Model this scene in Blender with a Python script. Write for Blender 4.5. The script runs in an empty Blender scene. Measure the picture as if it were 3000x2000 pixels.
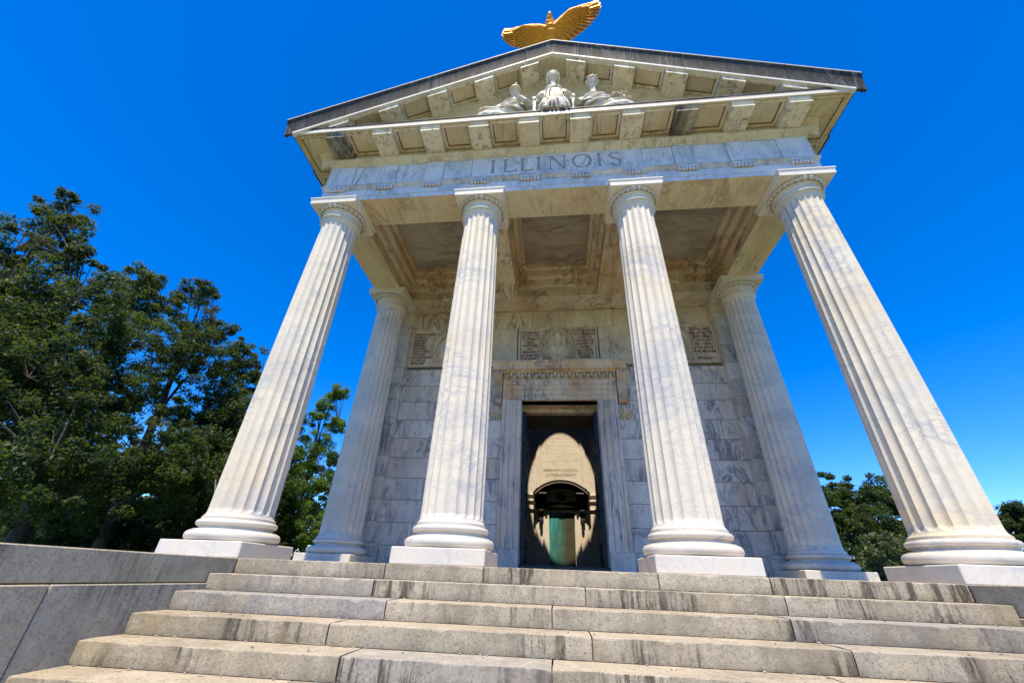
import bpy, bmesh, math, random
import numpy as np
from mathutils import Vector, Matrix
R = math.radians
S = 1.25                      # one building unit (a column plinth's width) in metres
scene = bpy.context.scene
COL = scene.collection

# ------------------------------------------------------------------ camera, sky, sun, exposure
YAW, PITCH, ROLL = -0.1187, 0.5295, 0.0388
fw = Vector((math.sin(YAW)*math.cos(PITCH), math.cos(YAW)*math.cos(PITCH), math.sin(PITCH)))
rt = Vector((math.cos(YAW), -math.sin(YAW), 0)); up = rt.cross(fw)
rt2 = math.cos(ROLL)*rt + math.sin(ROLL)*up
up2 = -math.sin(ROLL)*rt + math.cos(ROLL)*up
cd = bpy.data.cameras.new('camera'); cam = bpy.data.objects.new('camera', cd); COL.objects.link(cam)
m = Matrix((rt2, up2, -fw)).transposed().to_4x4()
m.translation = Vector((-0.1029, -5.0776, -0.0768))*S
cam.matrix_world = m
cd.sensor_width = 36; cd.lens = 36*1178.56/3000; cd.clip_end = 5000; cd.clip_start = .05
scene.camera = cam

SUN_EL, SUN_AZ = 64.6, -.6         # azimuth from straight ahead of the portico (-y), positive to +x
world = bpy.data.worlds.new('World'); scene.world = world; world.use_nodes = True
wn = world.node_tree.nodes; wl = world.node_tree.links
sky = wn.new('ShaderNodeTexSky'); sky.sky_type = 'NISHITA'; sky.sun_disc = False
sky.sun_elevation = R(SUN_EL); sky.sun_rotation = R(180-SUN_AZ)
sky.altitude = 1800; sky.air_density = 1.0; sky.dust_density = 0.0; sky.ozone_density = 4.0
hs = wn.new('ShaderNodeHueSaturation'); hs.inputs['Hue'].default_value = .512; hs.inputs['Saturation'].default_value = 1.40; hs.inputs['Value'].default_value = 1.42
bgn = wn['Background']; bgn.inputs['Strength'].default_value = 0.15
wl.new(sky.outputs[0], hs.inputs['Color']); wl.new(hs.outputs[0], bgn.inputs['Color'])

sl = bpy.data.lights.new('sun', 'SUN'); sl.energy = 4.6; sl.angle = R(.53); sl.color = (1, .87, .64)
sun = bpy.data.objects.new('sun', sl); COL.objects.link(sun)
sdir = Vector((math.sin(R(SUN_AZ))*math.cos(R(SUN_EL)), -math.cos(R(SUN_AZ))*math.cos(R(SUN_EL)), math.sin(R(SUN_EL))))
sun.rotation_euler = sdir.to_track_quat('Z', 'Y').to_euler(); sun.location = (0, -30, 60)
vs = scene.view_settings; vs.view_transform = 'Standard'; vs.look = 'None'; vs.exposure = 0.5; vs.gamma = 1.0
vs.use_curve_mapping = False
scene.cycles.max_bounces = 8; scene.cycles.diffuse_bounces = 5; scene.cycles.use_denoising = True

# ------------------------------------------------------------------ materials
class NT:
    def __init__(s, name):
        s.mat = bpy.data.materials.new(name); s.mat.use_nodes = True
        s.t = s.mat.node_tree; s.b = s.t.nodes['Principled BSDF']; s.out = s.t.nodes['Material Output']
    def n(s, typ, **kw):
        x = s.t.nodes.new('ShaderNode'+typ)
        for k, v in kw.items():
            if k in x.inputs: x.inputs[k].default_value = v
            else: setattr(x, k, v)
        return x
    def l(s, a, b): s.t.links.new(a, b)
    def coord(s, rnd=30.0):
        tc = s.n('TexCoord'); oi = s.n('ObjectInfo')
        mu = s.n('VectorMath', operation='SCALE'); mu.inputs[0].default_value = (1.0, .73, .41)
        mm = s.n('Math', operation='MULTIPLY'); s.l(oi.outputs['Random'], mm.inputs[0]); mm.inputs[1].default_value = rnd
        s.l(mm.outputs[0], mu.inputs['Scale'])
        ad = s.n('VectorMath', operation='ADD'); s.l(tc.outputs['Object'], ad.inputs[0]); s.l(mu.outputs[0], ad.inputs[1])
        s.rand = oi.outputs['Random']
        return ad.outputs[0]
    def mapping(s, vec, rot=(0,0,0), scale=(1,1,1)):
        mp = s.n('Mapping'); mp.inputs['Rotation'].default_value = [R(a) for a in rot]; mp.inputs['Scale'].default_value = scale
        s.l(vec, mp.inputs['Vector']); return mp.outputs[0]
    def noise(s, vec, scale, detail=4, rough=.55, dist=0.0):
        x = s.n('TexNoise'); x.inputs['Scale'].default_value = scale; x.inputs['Detail'].default_value = detail
        x.inputs['Roughness'].default_value = rough; x.inputs['Distortion'].default_value = dist
        s.l(vec, x.inputs['Vector']); return x.outputs['Fac']
    def rng(s, v, a, b, c=0.0, d=1.0, smooth=True):
        x = s.n('MapRange'); x.interpolation_type = 'SMOOTHSTEP' if smooth else 'LINEAR'
        for i, q in zip((1, 2, 3, 4), (a, b, c, d)): x.inputs[i].default_value = q
        s.l(v, x.inputs[0]); return x.outputs[0]
    def math(s, op, a, b=None):
        x = s.n('Math', operation=op)
        for i, q in enumerate((a, b)):
            if q is None: continue
            if isinstance(q, (int, float)): x.inputs[i].default_value = q
            else: s.l(q, x.inputs[i])
        return x.outputs[0]
    def mix(s, f, a, b, mode='MIX'):
        x = s.n('Mix', data_type='RGBA', blend_type=mode)
        for i, q in ((0, f), (6, a), (7, b)):
            if isinstance(q, (int, float)): x.inputs[i].default_value = q
            elif isinstance(q, tuple): x.inputs[i].default_value = (*q, 1)
            else: s.l(q, x.inputs[i])
        return x.outputs[2]
    def bump(s, h, strength=.3, dist=.01):
        x = s.n('Bump'); x.inputs['Strength'].default_value = strength; x.inputs['Distance'].default_value = dist
        s.l(h, x.inputs['Height']); s.l(x.outputs[0], s.b.inputs['Normal'])
    def done(s, col, rough=.6, spec=.3):
        if isinstance(col, tuple): s.b.inputs['Base Color'].default_value = (*col, 1)
        else: s.l(col, s.b.inputs['Base Color'])
        s.b.inputs['Roughness'].default_value = rough; s.b.inputs['Specular IOR Level'].default_value = spec
        return s.mat

def marble(name, base=(.80,.77,.71), vein=(.40,.42,.46), stain=(.66,.52,.34), cloud=(.58,.60,.63),
           vamt=.8, samt=.5, camt=.6, rot=(20,35,40), scale=1.0, streak=0.0, streak_col=(.05,.045,.04), rough=.55, rnd=30.0, stretch=(1,.3,1)):
    k = NT(name); c = k.coord(rnd)
    r = k.mapping(c, rot, stretch)
    cl = k.rng(k.noise(r, .9*scale, 5, .6, .8), .42, .72)
    v = k.noise(r, 1.7*scale, 7, .62, 1.1)
    va = k.math('ABSOLUTE', k.math('SUBTRACT', v, .5))
    vm = k.rng(va, 0.0, .045, 1.0, 0.0)
    gate = k.rng(k.noise(c, .8*scale, 3), .40, .62)
    vm = k.math('MULTIPLY', k.math('MULTIPLY', vm, gate), vamt)
    v2 = k.noise(r, 5.5*scale, 5, .6, .7)
    v2m = k.math('MULTIPLY', k.rng(k.math('ABSOLUTE', k.math('SUBTRACT', v2, .5)), 0, .03, 1, 0), .35*vamt)
    v3 = k.noise(r, 13*scale, 6, .68, .9)
    v3m = k.math('MULTIPLY', k.math('MULTIPLY', k.rng(k.math('ABSOLUTE', k.math('SUBTRACT', v3, .5)), 0, .035, 1, 0), k.rng(k.noise(c, 1.6*scale, 4, .6), .45, .62)), .75*vamt)
    spk = k.math('MULTIPLY', k.rng(k.noise(c, 26*scale, 2, .5), .70, .78), .5*vamt)
    st = k.math('MULTIPLY', k.rng(k.noise(r, .7*scale, 6, .62, .4), .46, .70), samt)
    col = k.mix(k.math('MULTIPLY', cl, camt), base, cloud)
    col = k.mix(st, col, stain)
    col = k.mix(vm, col, vein); col = k.mix(v2m, col, vein); col = k.mix(v3m, col, vein); col = k.mix(spk, col, vein)
    if streak:
        z = k.mapping(c, (0,0,0), (3.2, 3.2, .35))
        sm = k.rng(k.noise(z, 2.2, 6, .68), .47, .66)
        sg = k.rng(k.noise(c, .7, 3, .6), .36, .58)
        col = k.mix(k.math('MULTIPLY', k.math('MULTIPLY', sm, sg), streak), col, streak_col)
    fine = k.noise(c, 55, 3, .6)
    col = k.mix(k.rng(fine, .25, .75, .14, 0.0), col, tuple(q*.5 for q in base))
    h = k.math('ADD', k.math('MULTIPLY', k.noise(c, 9, 5, .6), .6), k.math('MULTIPLY', fine, .4))
    k.bump(h, .22, .012)
    return k.done(col, rough)

def granite(name, base=(.50,.43,.32), dark=(.33,.28,.205), streak=.78, cheek=False, grey=(.30,.30,.305)):
    k = NT(name); c = k.coord(17.0)
    n1 = k.noise(c, .9, 5, .6); n2 = k.noise(c, 4.5, 6, .7); n3 = k.noise(c, 11, 5, .7); sp = k.noise(c, 60, 2, .7); sp2 = k.noise(c, 30, 3, .7)
    col = k.mix(k.rng(n1, .35, .68), base, dark)
    wn_ = k.n('TexWhiteNoise', noise_dimensions='1D'); k.l(k.rand, wn_.inputs['W'])
    col = k.mix(k.rng(wn_.outputs['Value'], .62, .98, 0.0, .8), col, grey)
    col = k.mix(k.math('MULTIPLY', k.rng(n2, .42, .68), .5), col, tuple(min(.6, q*1.18+.03) for q in base))
    col = k.mix(k.math('MULTIPLY', k.rng(n3, .50, .70), .45), col, tuple(q*.62 for q in dark))
    col = k.mix(k.math('MULTIPLY', k.rng(sp, .50, .66), .6), col, (.13,.115,.095))
    col = k.mix(k.math('MULTIPLY', k.rng(sp2, .56, .72), .45), col, tuple(min(.65, q*1.35) for q in base))
    geo = k.n('NewGeometry'); sx = k.n('SeparateXYZ'); k.l(geo.outputs['Normal'], sx.inputs[0])
    front = k.rng(sx.outputs['Z'], .35, .75, 1, 0)
    if streak:
        z2 = k.mapping(c, (0,0,0), (1.0,1.0,.35))
        g2 = k.rng(k.noise(z2, 2.0, 7, .72), .40, .70)
        col = k.mix(k.math('MULTIPLY', k.math('MULTIPLY', g2, front), .70*min(1, streak+.1)), col, tuple(q*.60 for q in dark))
        g3 = k.rng(k.noise(c, 3.0, 6, .75), .50, .72)
        col = k.mix(k.math('MULTIPLY', k.math('MULTIPLY', g3, front), .55*streak), col, (.42,.34,.18))
        g4 = k.rng(k.noise(c, 1.3, 6, .75), .52, .70)
        col = k.mix(k.math('MULTIPLY', k.math('MULTIPLY', g4, front), .6*streak), col, (.20,.185,.12))
        z = k.mapping(c, (0,0,0), (1.0, 1.0, .09))
        sm = k.rng(k.noise(z, 12.0, 6, .78), .46, .60)
        sg = k.rng(k.noise(k.mapping(c, (0,0,0), (1,1,.6)), .8, 4, .65), .47, .58)
        f = k.math('MULTIPLY', k.math('MULTIPLY', k.math('MULTIPLY', sm, sg), front), streak)
        col = k.mix(f, col, (.020,.018,.015))
    h = k.math('ADD', k.math('MULTIPLY', sp2, .6), k.math('MULTIPLY', n3, .6))
    k.bump(h, .55, .014)
    return k.done(col, .85, .2)

def plain(name, col, rough=.6, metal=0.0, spec=.3, var=.25, nscale=6.0, bump=.2, bdist=.01, dark=None):
    k = NT(name); c = k.coord(11.0)
    n = k.noise(c, nscale, 6, .6)
    d = dark or tuple(q*(1-var) for q in col)
    cc = k.mix(k.rng(n, .3, .7), col, d)
    k.b.inputs['Metallic'].default_value = metal
    k.bump(n, bump, bdist)
    return k.done(cc, rough, spec)

M = {}
M['shaft'] = marble('marble_shaft', base=(.755,.685,.55), cloud=(.50,.495,.485), stain=(.72,.56,.30), samt=.6, camt=.8, vamt=.75, rot=(10,40,30), scale=.9)
M['shaft_shade'] = marble('marble_shaft_veined', base=(.70,.655,.57), cloud=(.46,.46,.45), stain=(.60,.50,.36), samt=.4, camt=.75, vamt=.7, rot=(10,30,20), scale=1.3)  # darker, greyer copy of the shaft marble: rear columns' shade in the colour
M['plinth'] = marble('marble_plinth', base=(.70,.645,.545), stain=(.76,.53,.36), samt=.4, camt=.4, vamt=.7, rot=(0,60,30))
M['capital'] = marble('marble_capital', base=(.70,.63,.49), stain=(.50,.36,.18), samt=.6, camt=.4, vamt=.4, scale=1.5)
M['wall'] = marble('marble_wall', base=(.71,.66,.585), vein=(.19,.19,.22), stain=(.54,.37,.23), cloud=(.42,.42,.43), samt=.5, camt=.75, vamt=1.0, rot=(0,42,0), stretch=(1,1,.28), scale=1.25)
M['wall_warm'] = marble('marble_wall_warm', base=(.72,.635,.48), vein=(.26,.21,.17), stain=(.46,.28,.13), cloud=(.44,.39,.31), samt=.8, camt=.7, vamt=.9, rot=(0,70,0), stretch=(1,1,.3), scale=1.0)
M['doorcase'] = marble('marble_doorcase', base=(.70,.58,.40), vein=(.20,.18,.19), stain=(.60,.31,.09), cloud=(.46,.41,.36), samt=.85, camt=.65, vamt=1.0, rot=(0,68,0), stretch=(1.2,1,.25), scale=1.5)
M['jamb'] = marble('marble_jamb', base=(.68,.62,.53), vein=(.19,.20,.24), stain=(.54,.35,.20), cloud=(.40,.41,.43), samt=.7, camt=.75, vamt=1.0, rot=(0,12,0), stretch=(1.6,1,.16), scale=1.7)
M['frieze'] = marble('marble_frieze', base=(.74,.73,.72), vein=(.27,.29,.35), stain=(.55,.52,.48), cloud=(.48,.51,.56), samt=.35, camt=.85, vamt=.6, rot=(0,40,0), stretch=(1,1,.5), scale=1.4, streak=.30, streak_col=(.16,.16,.18))
M['taenia'] = marble('marble_taenia', base=(.66,.61,.52), vein=(.26,.24,.22), stain=(.48,.30,.12), cloud=(.44,.42,.38), samt=.8, camt=.6, vamt=.6, scale=.8, streak=.5, streak_col=(.07,.06,.05))
M['soffit'] = marble('marble_soffit', base=(.74,.655,.46), vein=(.36,.29,.20), stain=(.60,.43,.22), cloud=(.62,.56,.41), samt=.6, camt=.6, vamt=.75, rot=(15,20,55), scale=1.2)
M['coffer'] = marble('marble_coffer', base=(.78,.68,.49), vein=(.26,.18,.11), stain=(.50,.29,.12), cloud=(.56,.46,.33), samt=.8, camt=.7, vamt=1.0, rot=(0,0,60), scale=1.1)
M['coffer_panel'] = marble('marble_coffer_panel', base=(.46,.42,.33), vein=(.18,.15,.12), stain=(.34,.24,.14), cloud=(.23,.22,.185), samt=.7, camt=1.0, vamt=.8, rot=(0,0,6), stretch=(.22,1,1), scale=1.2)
M['mutule'] = marble('marble_mutule', base=(.84,.77,.60), vein=(.36,.30,.22), stain=(.64,.45,.22), cloud=(.66,.60,.46), samt=.55, camt=.5, vamt=.6, rot=(0,60,30), scale=1.5, streak=.6, streak_col=(.05,.04,.025))
M['mutule_black'] = marble('marble_mutule_black', base=(.52,.45,.32), stain=(.05,.04,.025), cloud=(.04,.035,.025), samt=.95, camt=1.0, vamt=.6, scale=1.5, streak=1.0)
M['relief'] = marble('marble_relief', base=(.74,.655,.49), stain=(.52,.36,.19), cloud=(.58,.50,.37), samt=.4, camt=.4, vamt=.2, scale=2.0)
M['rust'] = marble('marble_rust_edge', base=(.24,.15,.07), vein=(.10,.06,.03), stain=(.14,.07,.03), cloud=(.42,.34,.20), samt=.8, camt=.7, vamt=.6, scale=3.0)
M['sima'] = marble('marble_sima_weathered', base=(.032,.033,.036), vein=(.15,.15,.147), stain=(.050,.048,.044), cloud=(.016,.016,.018), samt=.6, camt=.95, vamt=1.0, rot=(0,58,10), stretch=(1,1,.16), scale=.9, streak=.5, streak_col=(.015,.015,.015), rough=.75)
M['corona'] = marble('marble_corona', base=(.82,.77,.68), stain=(.66,.56,.40), samt=.3, camt=.3, vamt=.3)
M['cyma'] = marble('marble_cyma_stained', base=(.11,.09,.07), stain=(.045,.036,.028), cloud=(.05,.045,.04), samt=.9, camt=.9, vamt=.3, scale=.8, streak=.9)
M['statue'] = marble('marble_statue', base=(.74,.675,.55), stain=(.56,.42,.25), samt=.4, camt=.2, vamt=.1, scale=2.0)
M['step'] = granite('granite_step')
M['cheek'] = granite('granite_cheek', base=(.48,.43,.32), dark=(.36,.32,.24), streak=.5, grey=(.38,.36,.31))
M['core'] = plain('mortar_core', (.17,.15,.12), .9)
M['mortar'] = plain('mortar_ochre', (.22,.165,.10), .9)
M['floor'] = granite('granite_paving', base=(.48,.40,.28), dark=(.38,.31,.21), streak=0)
M['litter'] = plain('litter_crumbs', (.52,.47,.37), .9, var=.7, nscale=3.0)
M['letters'] = plain('letter_bronze', (.24,.085,.055), .7, var=.45, nscale=3.0)
M['incision'] = plain('incised_dirt', (.43,.385,.345), .8)
M['inner'] = marble('marble_interior', base=(.84,.77,.68), vein=(.52,.42,.36), stain=(.80,.58,.42), cloud=(.76,.70,.62), samt=.55, camt=.5, vamt=.4, scale=1.0)
M['hall_dark'] = marble('marble_hall_grimy', base=(.075,.068,.064), vein=(.04,.036,.036), stain=(.06,.045,.035), cloud=(.05,.047,.045), samt=.5, camt=.5, vamt=.5)  # hall marble toned near black: the interior shade is put into the colour
M['hall_bronze'] = plain('hall_dark_bronze', (.018,.017,.018), .6, .2, .3)  # one near-black tone for pediment, entablature, brackets and cartouche
M['hall_floor'] = plain('hall_floor_stone', (.035,.032,.03), .7)  # floor darkened as well, so little light bounces and the hall stays dim
M['inner_text'] = plain('inner_letters', (.26,.13,.085), .8)
M['bronze'] = plain('dark_bronze', (.035,.045,.055), .45, .5, .4, .5, 9.0, .3)
M['gold'] = plain('gilding', (1.0,.40,.004), .48, .22, .25, .35, 14.0, .3, .02, dark=(.70,.22,.002))
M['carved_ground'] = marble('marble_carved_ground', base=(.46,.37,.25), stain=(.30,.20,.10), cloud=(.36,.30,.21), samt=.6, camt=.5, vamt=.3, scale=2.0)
M['bark'] = plain('bark', (.10,.085,.07), .9, var=.5, nscale=9, bump=.8, bdist=.03)
M['bark_pale'] = plain('bark_pale', (.30,.28,.25), .9, var=.45, nscale=9, bump=.6, bdist=.02)

k = NT('verdigris_bronze'); c = k.coord(0)
z = k.mapping(c, (0,0,0), (1,1,.12)); n1 = k.rng(k.noise(z, 3.5, 6, .7), .42, .62)
tcx = k.n('SeparateXYZ'); k.l(c, tcx.inputs[0])
lr = k.rng(tcx.outputs['X'], .35, -.45)
f = k.math('MULTIPLY', k.math('ADD', k.math('MULTIPLY', n1, .7), .3), lr)
col = k.mix(f, (.075,.072,.042), (.04,.42,.44)); k.bump(k.noise(z, 9, 5), .3, .02)
M['verdigris'] = k.done(col, .55, .4)

def leafmat(name, c1, c2, c3, trans=.35, rough=.55):
    k = NT(name); tc = k.n('TexCoord'); v = tc.outputs['Object']
    n = k.noise(v, .55, 4, .6); n2 = k.noise(v, 3.2, 2, .6)
    col = k.mix(k.rng(n, .36, .64), c1, c2); col = k.mix(k.math('MULTIPLY', k.rng(n2, .5, .72), .7), col, c3)  # third tone mottles sunlit highlights into the leaf colour
    k.done(col, rough, .3)
    tr = k.n('BsdfTranslucent'); tcol = k.mix(.6, col, (.35,.50,.06)); k.l(tcol, tr.inputs['Color'])
    ms = k.n('MixShader'); ms.inputs[0].default_value = trans
    k.l(k.b.outputs[0], ms.inputs[1]); k.l(tr.outputs[0], ms.inputs[2]); k.l(ms.outputs[0], k.out.inputs['Surface'])
    return k.mat
M['leaf'] = leafmat('leaf_dark', (.009,.022,.008), (.017,.038,.010), (.058,.080,.026), .25)
M['leaf_mid'] = leafmat('leaf_mid', (.013,.032,.009), (.026,.055,.011), (.082,.118,.022), .30)
M['leaf_bright'] = leafmat('leaf_bright', (.045,.105,.012), (.090,.180,.016), (.18,.27,.022), .46)
M['leaf_olive'] = leafmat('leaf_olive', (.075,.095,.045), (.10,.115,.060), (.135,.15,.075), .25)
k = NT('lawn'); c = k.coord(0); M['lawn'] = k.done(k.mix(k.rng(k.noise(c, 1.5, 6, .7), .3, .7), (.075,.11,.03), (.13,.14,.05)), .95, .1)

# ------------------------------------------------------------------ mesh helpers (building units, scaled by S)
class MB:
    def __init__(s): s.v = []; s.f = []; s.m = []; s.mi = 0
    def add(s, vs, fs):
        o = len(s.v); s.v += [tuple(p) for p in vs]; s.f += [tuple(i+o for i in f) for f in fs]; s.m += [s.mi]*len(fs); return s
    def box(s, x0, x1, y0, y1, z0, z1):
        return s.add([(x0,y0,z0),(x1,y0,z0),(x1,y1,z0),(x0,y1,z0),(x0,y0,z1),(x1,y0,z1),(x1,y1,z1),(x0,y1,z1)],
                     [(0,3,2,1),(4,5,6,7),(0,1,5,4),(1,2,6,5),(2,3,7,6),(3,0,4,7)])
    def cbox(s, x0, x1, y0, y1, z0, z1, c=.008):
        b = ((x0,x1),(y0,y1),(z0,z1)); vs = []; idx = {}
        for sx in (0,1):
            for sy in (0,1):
                for sz in (0,1):
                    sg = (sx,sy,sz)
                    for a in range(3):
                        p = [b[q][sg[q]] + (0 if q == a else (c if sg[q] == 0 else -c)) for q in range(3)]
                        idx[(sg,a)] = len(vs); vs.append(p)
        fs = []
        for a in range(3):
            q, r = [i for i in range(3) if i != a]
            for sa in (0,1):
                ring = []
                for (uq, ur) in ((0,0),(1,0),(1,1),(0,1)):
                    sg = [0,0,0]; sg[a] = sa; sg[q] = uq; sg[r] = ur; ring.append(idx[(tuple(sg),a)])
                fs.append(tuple(ring))
        for a in range(3):                 # edges run along axis a, between faces q and r
            q, r = [i for i in range(3) if i != a]
            for sq in (0,1):
                for sr in (0,1):
                    lo = [0,0,0]; lo[q] = sq; lo[r] = sr; hi = list(lo); hi[a] = 1
                    fs.append((idx[(tuple(lo),q)], idx[(tuple(lo),r)], idx[(tuple(hi),r)], idx[(tuple(hi),q)]))
        for sx in (0,1):
            for sy in (0,1):
                for sz in (0,1): fs.append(tuple(idx[((sx,sy,sz),a)] for a in range(3)))
        return s.add(vs, fs)
    def prism(s, prof, xs, axis='x', fn=None):
        """closed profile swept along an axis; prof in (y,z) for x, (x,z) for y, (x,y) for z; fn(point)->point"""
        n = len(prof); vs = []
        for x in xs:
            for (a, b) in prof:
                p = {'x': (x,a,b), 'y': (a,x,b), 'z': (a,b,x)}[axis]
                vs.append(fn(p) if fn else p)
        fs = [tuple(range(n)), tuple(range((len(xs)-1)*n, len(xs)*n))]
        for i in range(len(xs)-1):
            for j in range(n):
                j2 = (j+1) % n; fs.append((i*n+j, i*n+j2, (i+1)*n+j2, (i+1)*n+j))
        return s.add(vs, fs)
    def lathe(s, prof, n=48, c=(0,0,0), cap=True):
        vs = []; fs = []
        for (r, z) in prof:
            for i in range(n):
                a = 2*math.pi*i/n; vs.append((c[0]+r*math.cos(a), c[1]+r*math.sin(a), c[2]+z))
        for i in range(len(prof)-1):
            for j in range(n):
                j2 = (j+1) % n; fs.append((i*n+j, i*n+j2, (i+1)*n+j2, (i+1)*n+j))
        if cap: fs += [tuple(range(n))[::-1], tuple(range((len(prof)-1)*n, len(prof)*n))]
        return s.add(vs, fs)
    def sqstack(s, prof, c=(0,0), hy=None):
        vs = []; fs = []
        for (h, z) in prof:
            k = h if hy is None else h+hy
            vs += [(c[0]-h,c[1]-k,z),(c[0]+h,c[1]-k,z),(c[0]+h,c[1]+k,z),(c[0]-h,c[1]+k,z)]
        for i in range(len(prof)-1):
            for j in range(4):
                j2 = (j+1) % 4; fs.append((i*4+j, i*4+j2, i*4+4+j2, i*4+4+j))
        fs += [(3,2,1,0), tuple(range(len(vs)-4, len(vs)))]
        return s.add(vs, fs)
    def ell(s, c, r, n=10, m_=8, rot=None):
        vs = []; fs = []
        for i in range(m_+1):
            t = math.pi*i/m_
            for j in range(n):
                a = 2*math.pi*j/n
                p = Vector((r[0]*math.sin(t)*math.cos(a), r[1]*math.sin(t)*math.sin(a), r[2]*math.cos(t)))
                if rot is not None: p = rot @ p
                vs.append((c[0]+p.x, c[1]+p.y, c[2]+p.z))
        for i in range(m_):
            for j in range(n):
                j2 = (j+1) % n; fs.append((i*n+j, i*n+j2, (i+1)*n+j2, (i+1)*n+j))
        return s.add(vs, fs)
    def tube(s, pts, rad, n=8, cap=True):
        pts = [Vector(p) for p in pts]
        if not isinstance(rad, (list, tuple)): rad = [rad]*len(pts)
        vs = []; fs = []
        for i, p in enumerate(pts):
            t = (pts[min(i+1, len(pts)-1)] - pts[max(i-1, 0)]).normalized()
            u = t.cross(Vector((0,0,1)) if abs(t.z) < .9 else Vector((1,0,0))).normalized(); w = t.cross(u)
            for j in range(n):
                a = 2*math.pi*j/n; q = p + (u*math.cos(a) + w*math.sin(a))*rad[i]; vs.append(tuple(q))
        for i in range(len(pts)-1):
            for j in range(n):
                j2 = (j+1) % n; fs.append((i*n+j, i*n+j2, (i+1)*n+j2, (i+1)*n+j))
        if cap: fs += [tuple(range(n))[::-1], tuple(range((len(pts)-1)*n, len(pts)*n))]
        return s.add(vs, fs)
    def shear(s, mm, start=0):
        for i in range(start, len(s.v)):
            x, y, z = s.v[i]; s.v[i] = (x, y, z - mm*abs(x))
        return s
    def mesh(s, name, mats, smooth=None, weld=False):
        me = bpy.data.meshes.new(name)
        me.from_pydata([(x*S, y*S, z*S) for x, y, z in s.v], [], s.f)
        bm = bmesh.new(); bm.from_mesh(me)
        if weld: bmesh.ops.remove_doubles(bm, verts=bm.verts, dist=1e-5)
        bmesh.ops.recalc_face_normals(bm, faces=bm.faces)
        bm.to_mesh(me); bm.free()
        mats = mats if isinstance(mats, (list, tuple)) else [mats]
        for q in mats: me.materials.append(M[q])
        if len(mats) > 1 and not weld: me.polygons.foreach_set('material_index', s.m)
        if smooth is not None:
            me.polygons.foreach_set('use_smooth', [True]*len(me.polygons)); me.set_sharp_from_angle(angle=R(smooth))
        me.update(); return me

def link(o, parent=None):
    COL.objects.link(o)
    if parent is not None: o.parent = parent
    return o
def ob(name, mb, mats, parent=None, smooth=None, weld=False, loc=(0,0,0)):
    me = mb if isinstance(mb, bpy.types.Mesh) else mb.mesh(name, mats, smooth, weld)
    o = link(bpy.data.objects.new(name, me), parent); o.location = [q*S for q in loc]; return o
def empty(name, loc=(0,0,0), parent=None):
    o = link(bpy.data.objects.new(name, None), parent); o.location = [q*S for q in loc]; o.empty_display_size = .3; return o
def tag(o, label, cat, group=None):
    o['label'] = label; o['category'] = cat
    if group: o['group'] = group
    return o
def copy_tree(o, parent=None):
    c = o.copy(); COL.objects.link(c); c.parent = parent
    for ch in list(o.children): copy_tree(ch, c)
    return c

rnd = random.Random(4)
A_, B_, D_ = 1.3408, 4.028, 2.667        # column axes: +-A_, +-B_ in front, +-B_ behind at depth D_
HT = 5.80                                 # top of the abaci
XO, YF = 4.365, -.345                     # outer faces of the architrave

# ------------------------------------------------------------------ ground
GZ = -1.4575
gm = MB(); gm.add([(-400,-400,GZ),(400,-400,GZ),(400,400,GZ),(-400,400,GZ)], [(0,1,2,3)])
g = ob('ground', gm, 'lawn'); g['kind'] = 'structure'
gm = MB(); gm.cbox(-5.6, 5.6, -9.5, -3.9, GZ-.05, GZ+.012, .006)
g = ob('forecourt_pavement', gm, 'floor'); g['kind'] = 'structure'

# ------------------------------------------------------------------ stairs between two cheek walls
RI, TR, Y0, XS = .1325, .32, -.80, 3.297
stairs = empty('stairs', (0, -.8, GZ)); stairs['kind'] = 'structure'
joints = [[-1.752,-.8,.787,1.731],[-1.71,.117,1.672],[-1.45,-.156,1.53],[-1.722,.109,1.70],[-1.451,-.151,1.50],[-1.72,.05,1.66],
          [-1.45,-.15,1.5],[-1.7,.1,1.7],[-1.45,-.15,1.5],[-1.7,.1,1.7],[-1.45,-.15,1.5]]
def worn_block(x0, x1, yf, yb, z0, z1, seed):
    """a step stone: front edges rounded and worn, faces a little uneven"""
    rr = random.Random(seed); n = max(6, int((x1-x0)/.06)); e = .006
    ph = [rr.uniform(0, 6.28) for _ in range(6)]
    vs = []; prof_n = 9; fs = []
    for i in range(n+1):
        t = i/n; x = x0 + (x1-x0)*t
        edge = min(1, min(i, n-i)/1.0)
        w = .0015*math.sin(x*3+ph[0]) + .0008*math.sin(x*17+ph[1]) + rr.uniform(-.0018,.0018)
        wz = .0010*math.sin(x*3+ph[2]) + rr.uniform(-.0012,.0012)
        rd = e*(1 + .4*math.sin(x*11+ph[3]) + rr.uniform(-.4,.6)) + (0 if edge else .006)
        if rr.random() < .06: rd *= 2.6
        if not edge: w += .005; wz -= .003
        xx = x
        vs += [(xx, yf+w+.006, z0), (xx, yf+w, z0+.02), (xx, yf+w*.7+.002*math.sin(x*9+ph[4]), (z0+z1)/2),
               (xx, yf+w, z1-rd+wz), (xx, yf+w+rd*.3, z1-rd*.3+wz), (xx, yf+w+rd, z1+wz), (xx, (yf*2+yb)/3, z1+.002*math.sin(x*4+ph[5])), (xx, yb, z1), (xx, yb, z0)]
    for i in range(n):
        for j in range(prof_n):
            j2 = (j+1) % prof_n; fs.append((i*prof_n+j, i*prof_n+j2, (i+1)*prof_n+j2, (i+1)*prof_n+j))
    fs += [tuple(range(prof_n)), tuple(range(n*prof_n, (n+1)*prof_n))]
    mb = MB(); mb.add(vs, fs); return mb
sd_ = 100
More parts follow.
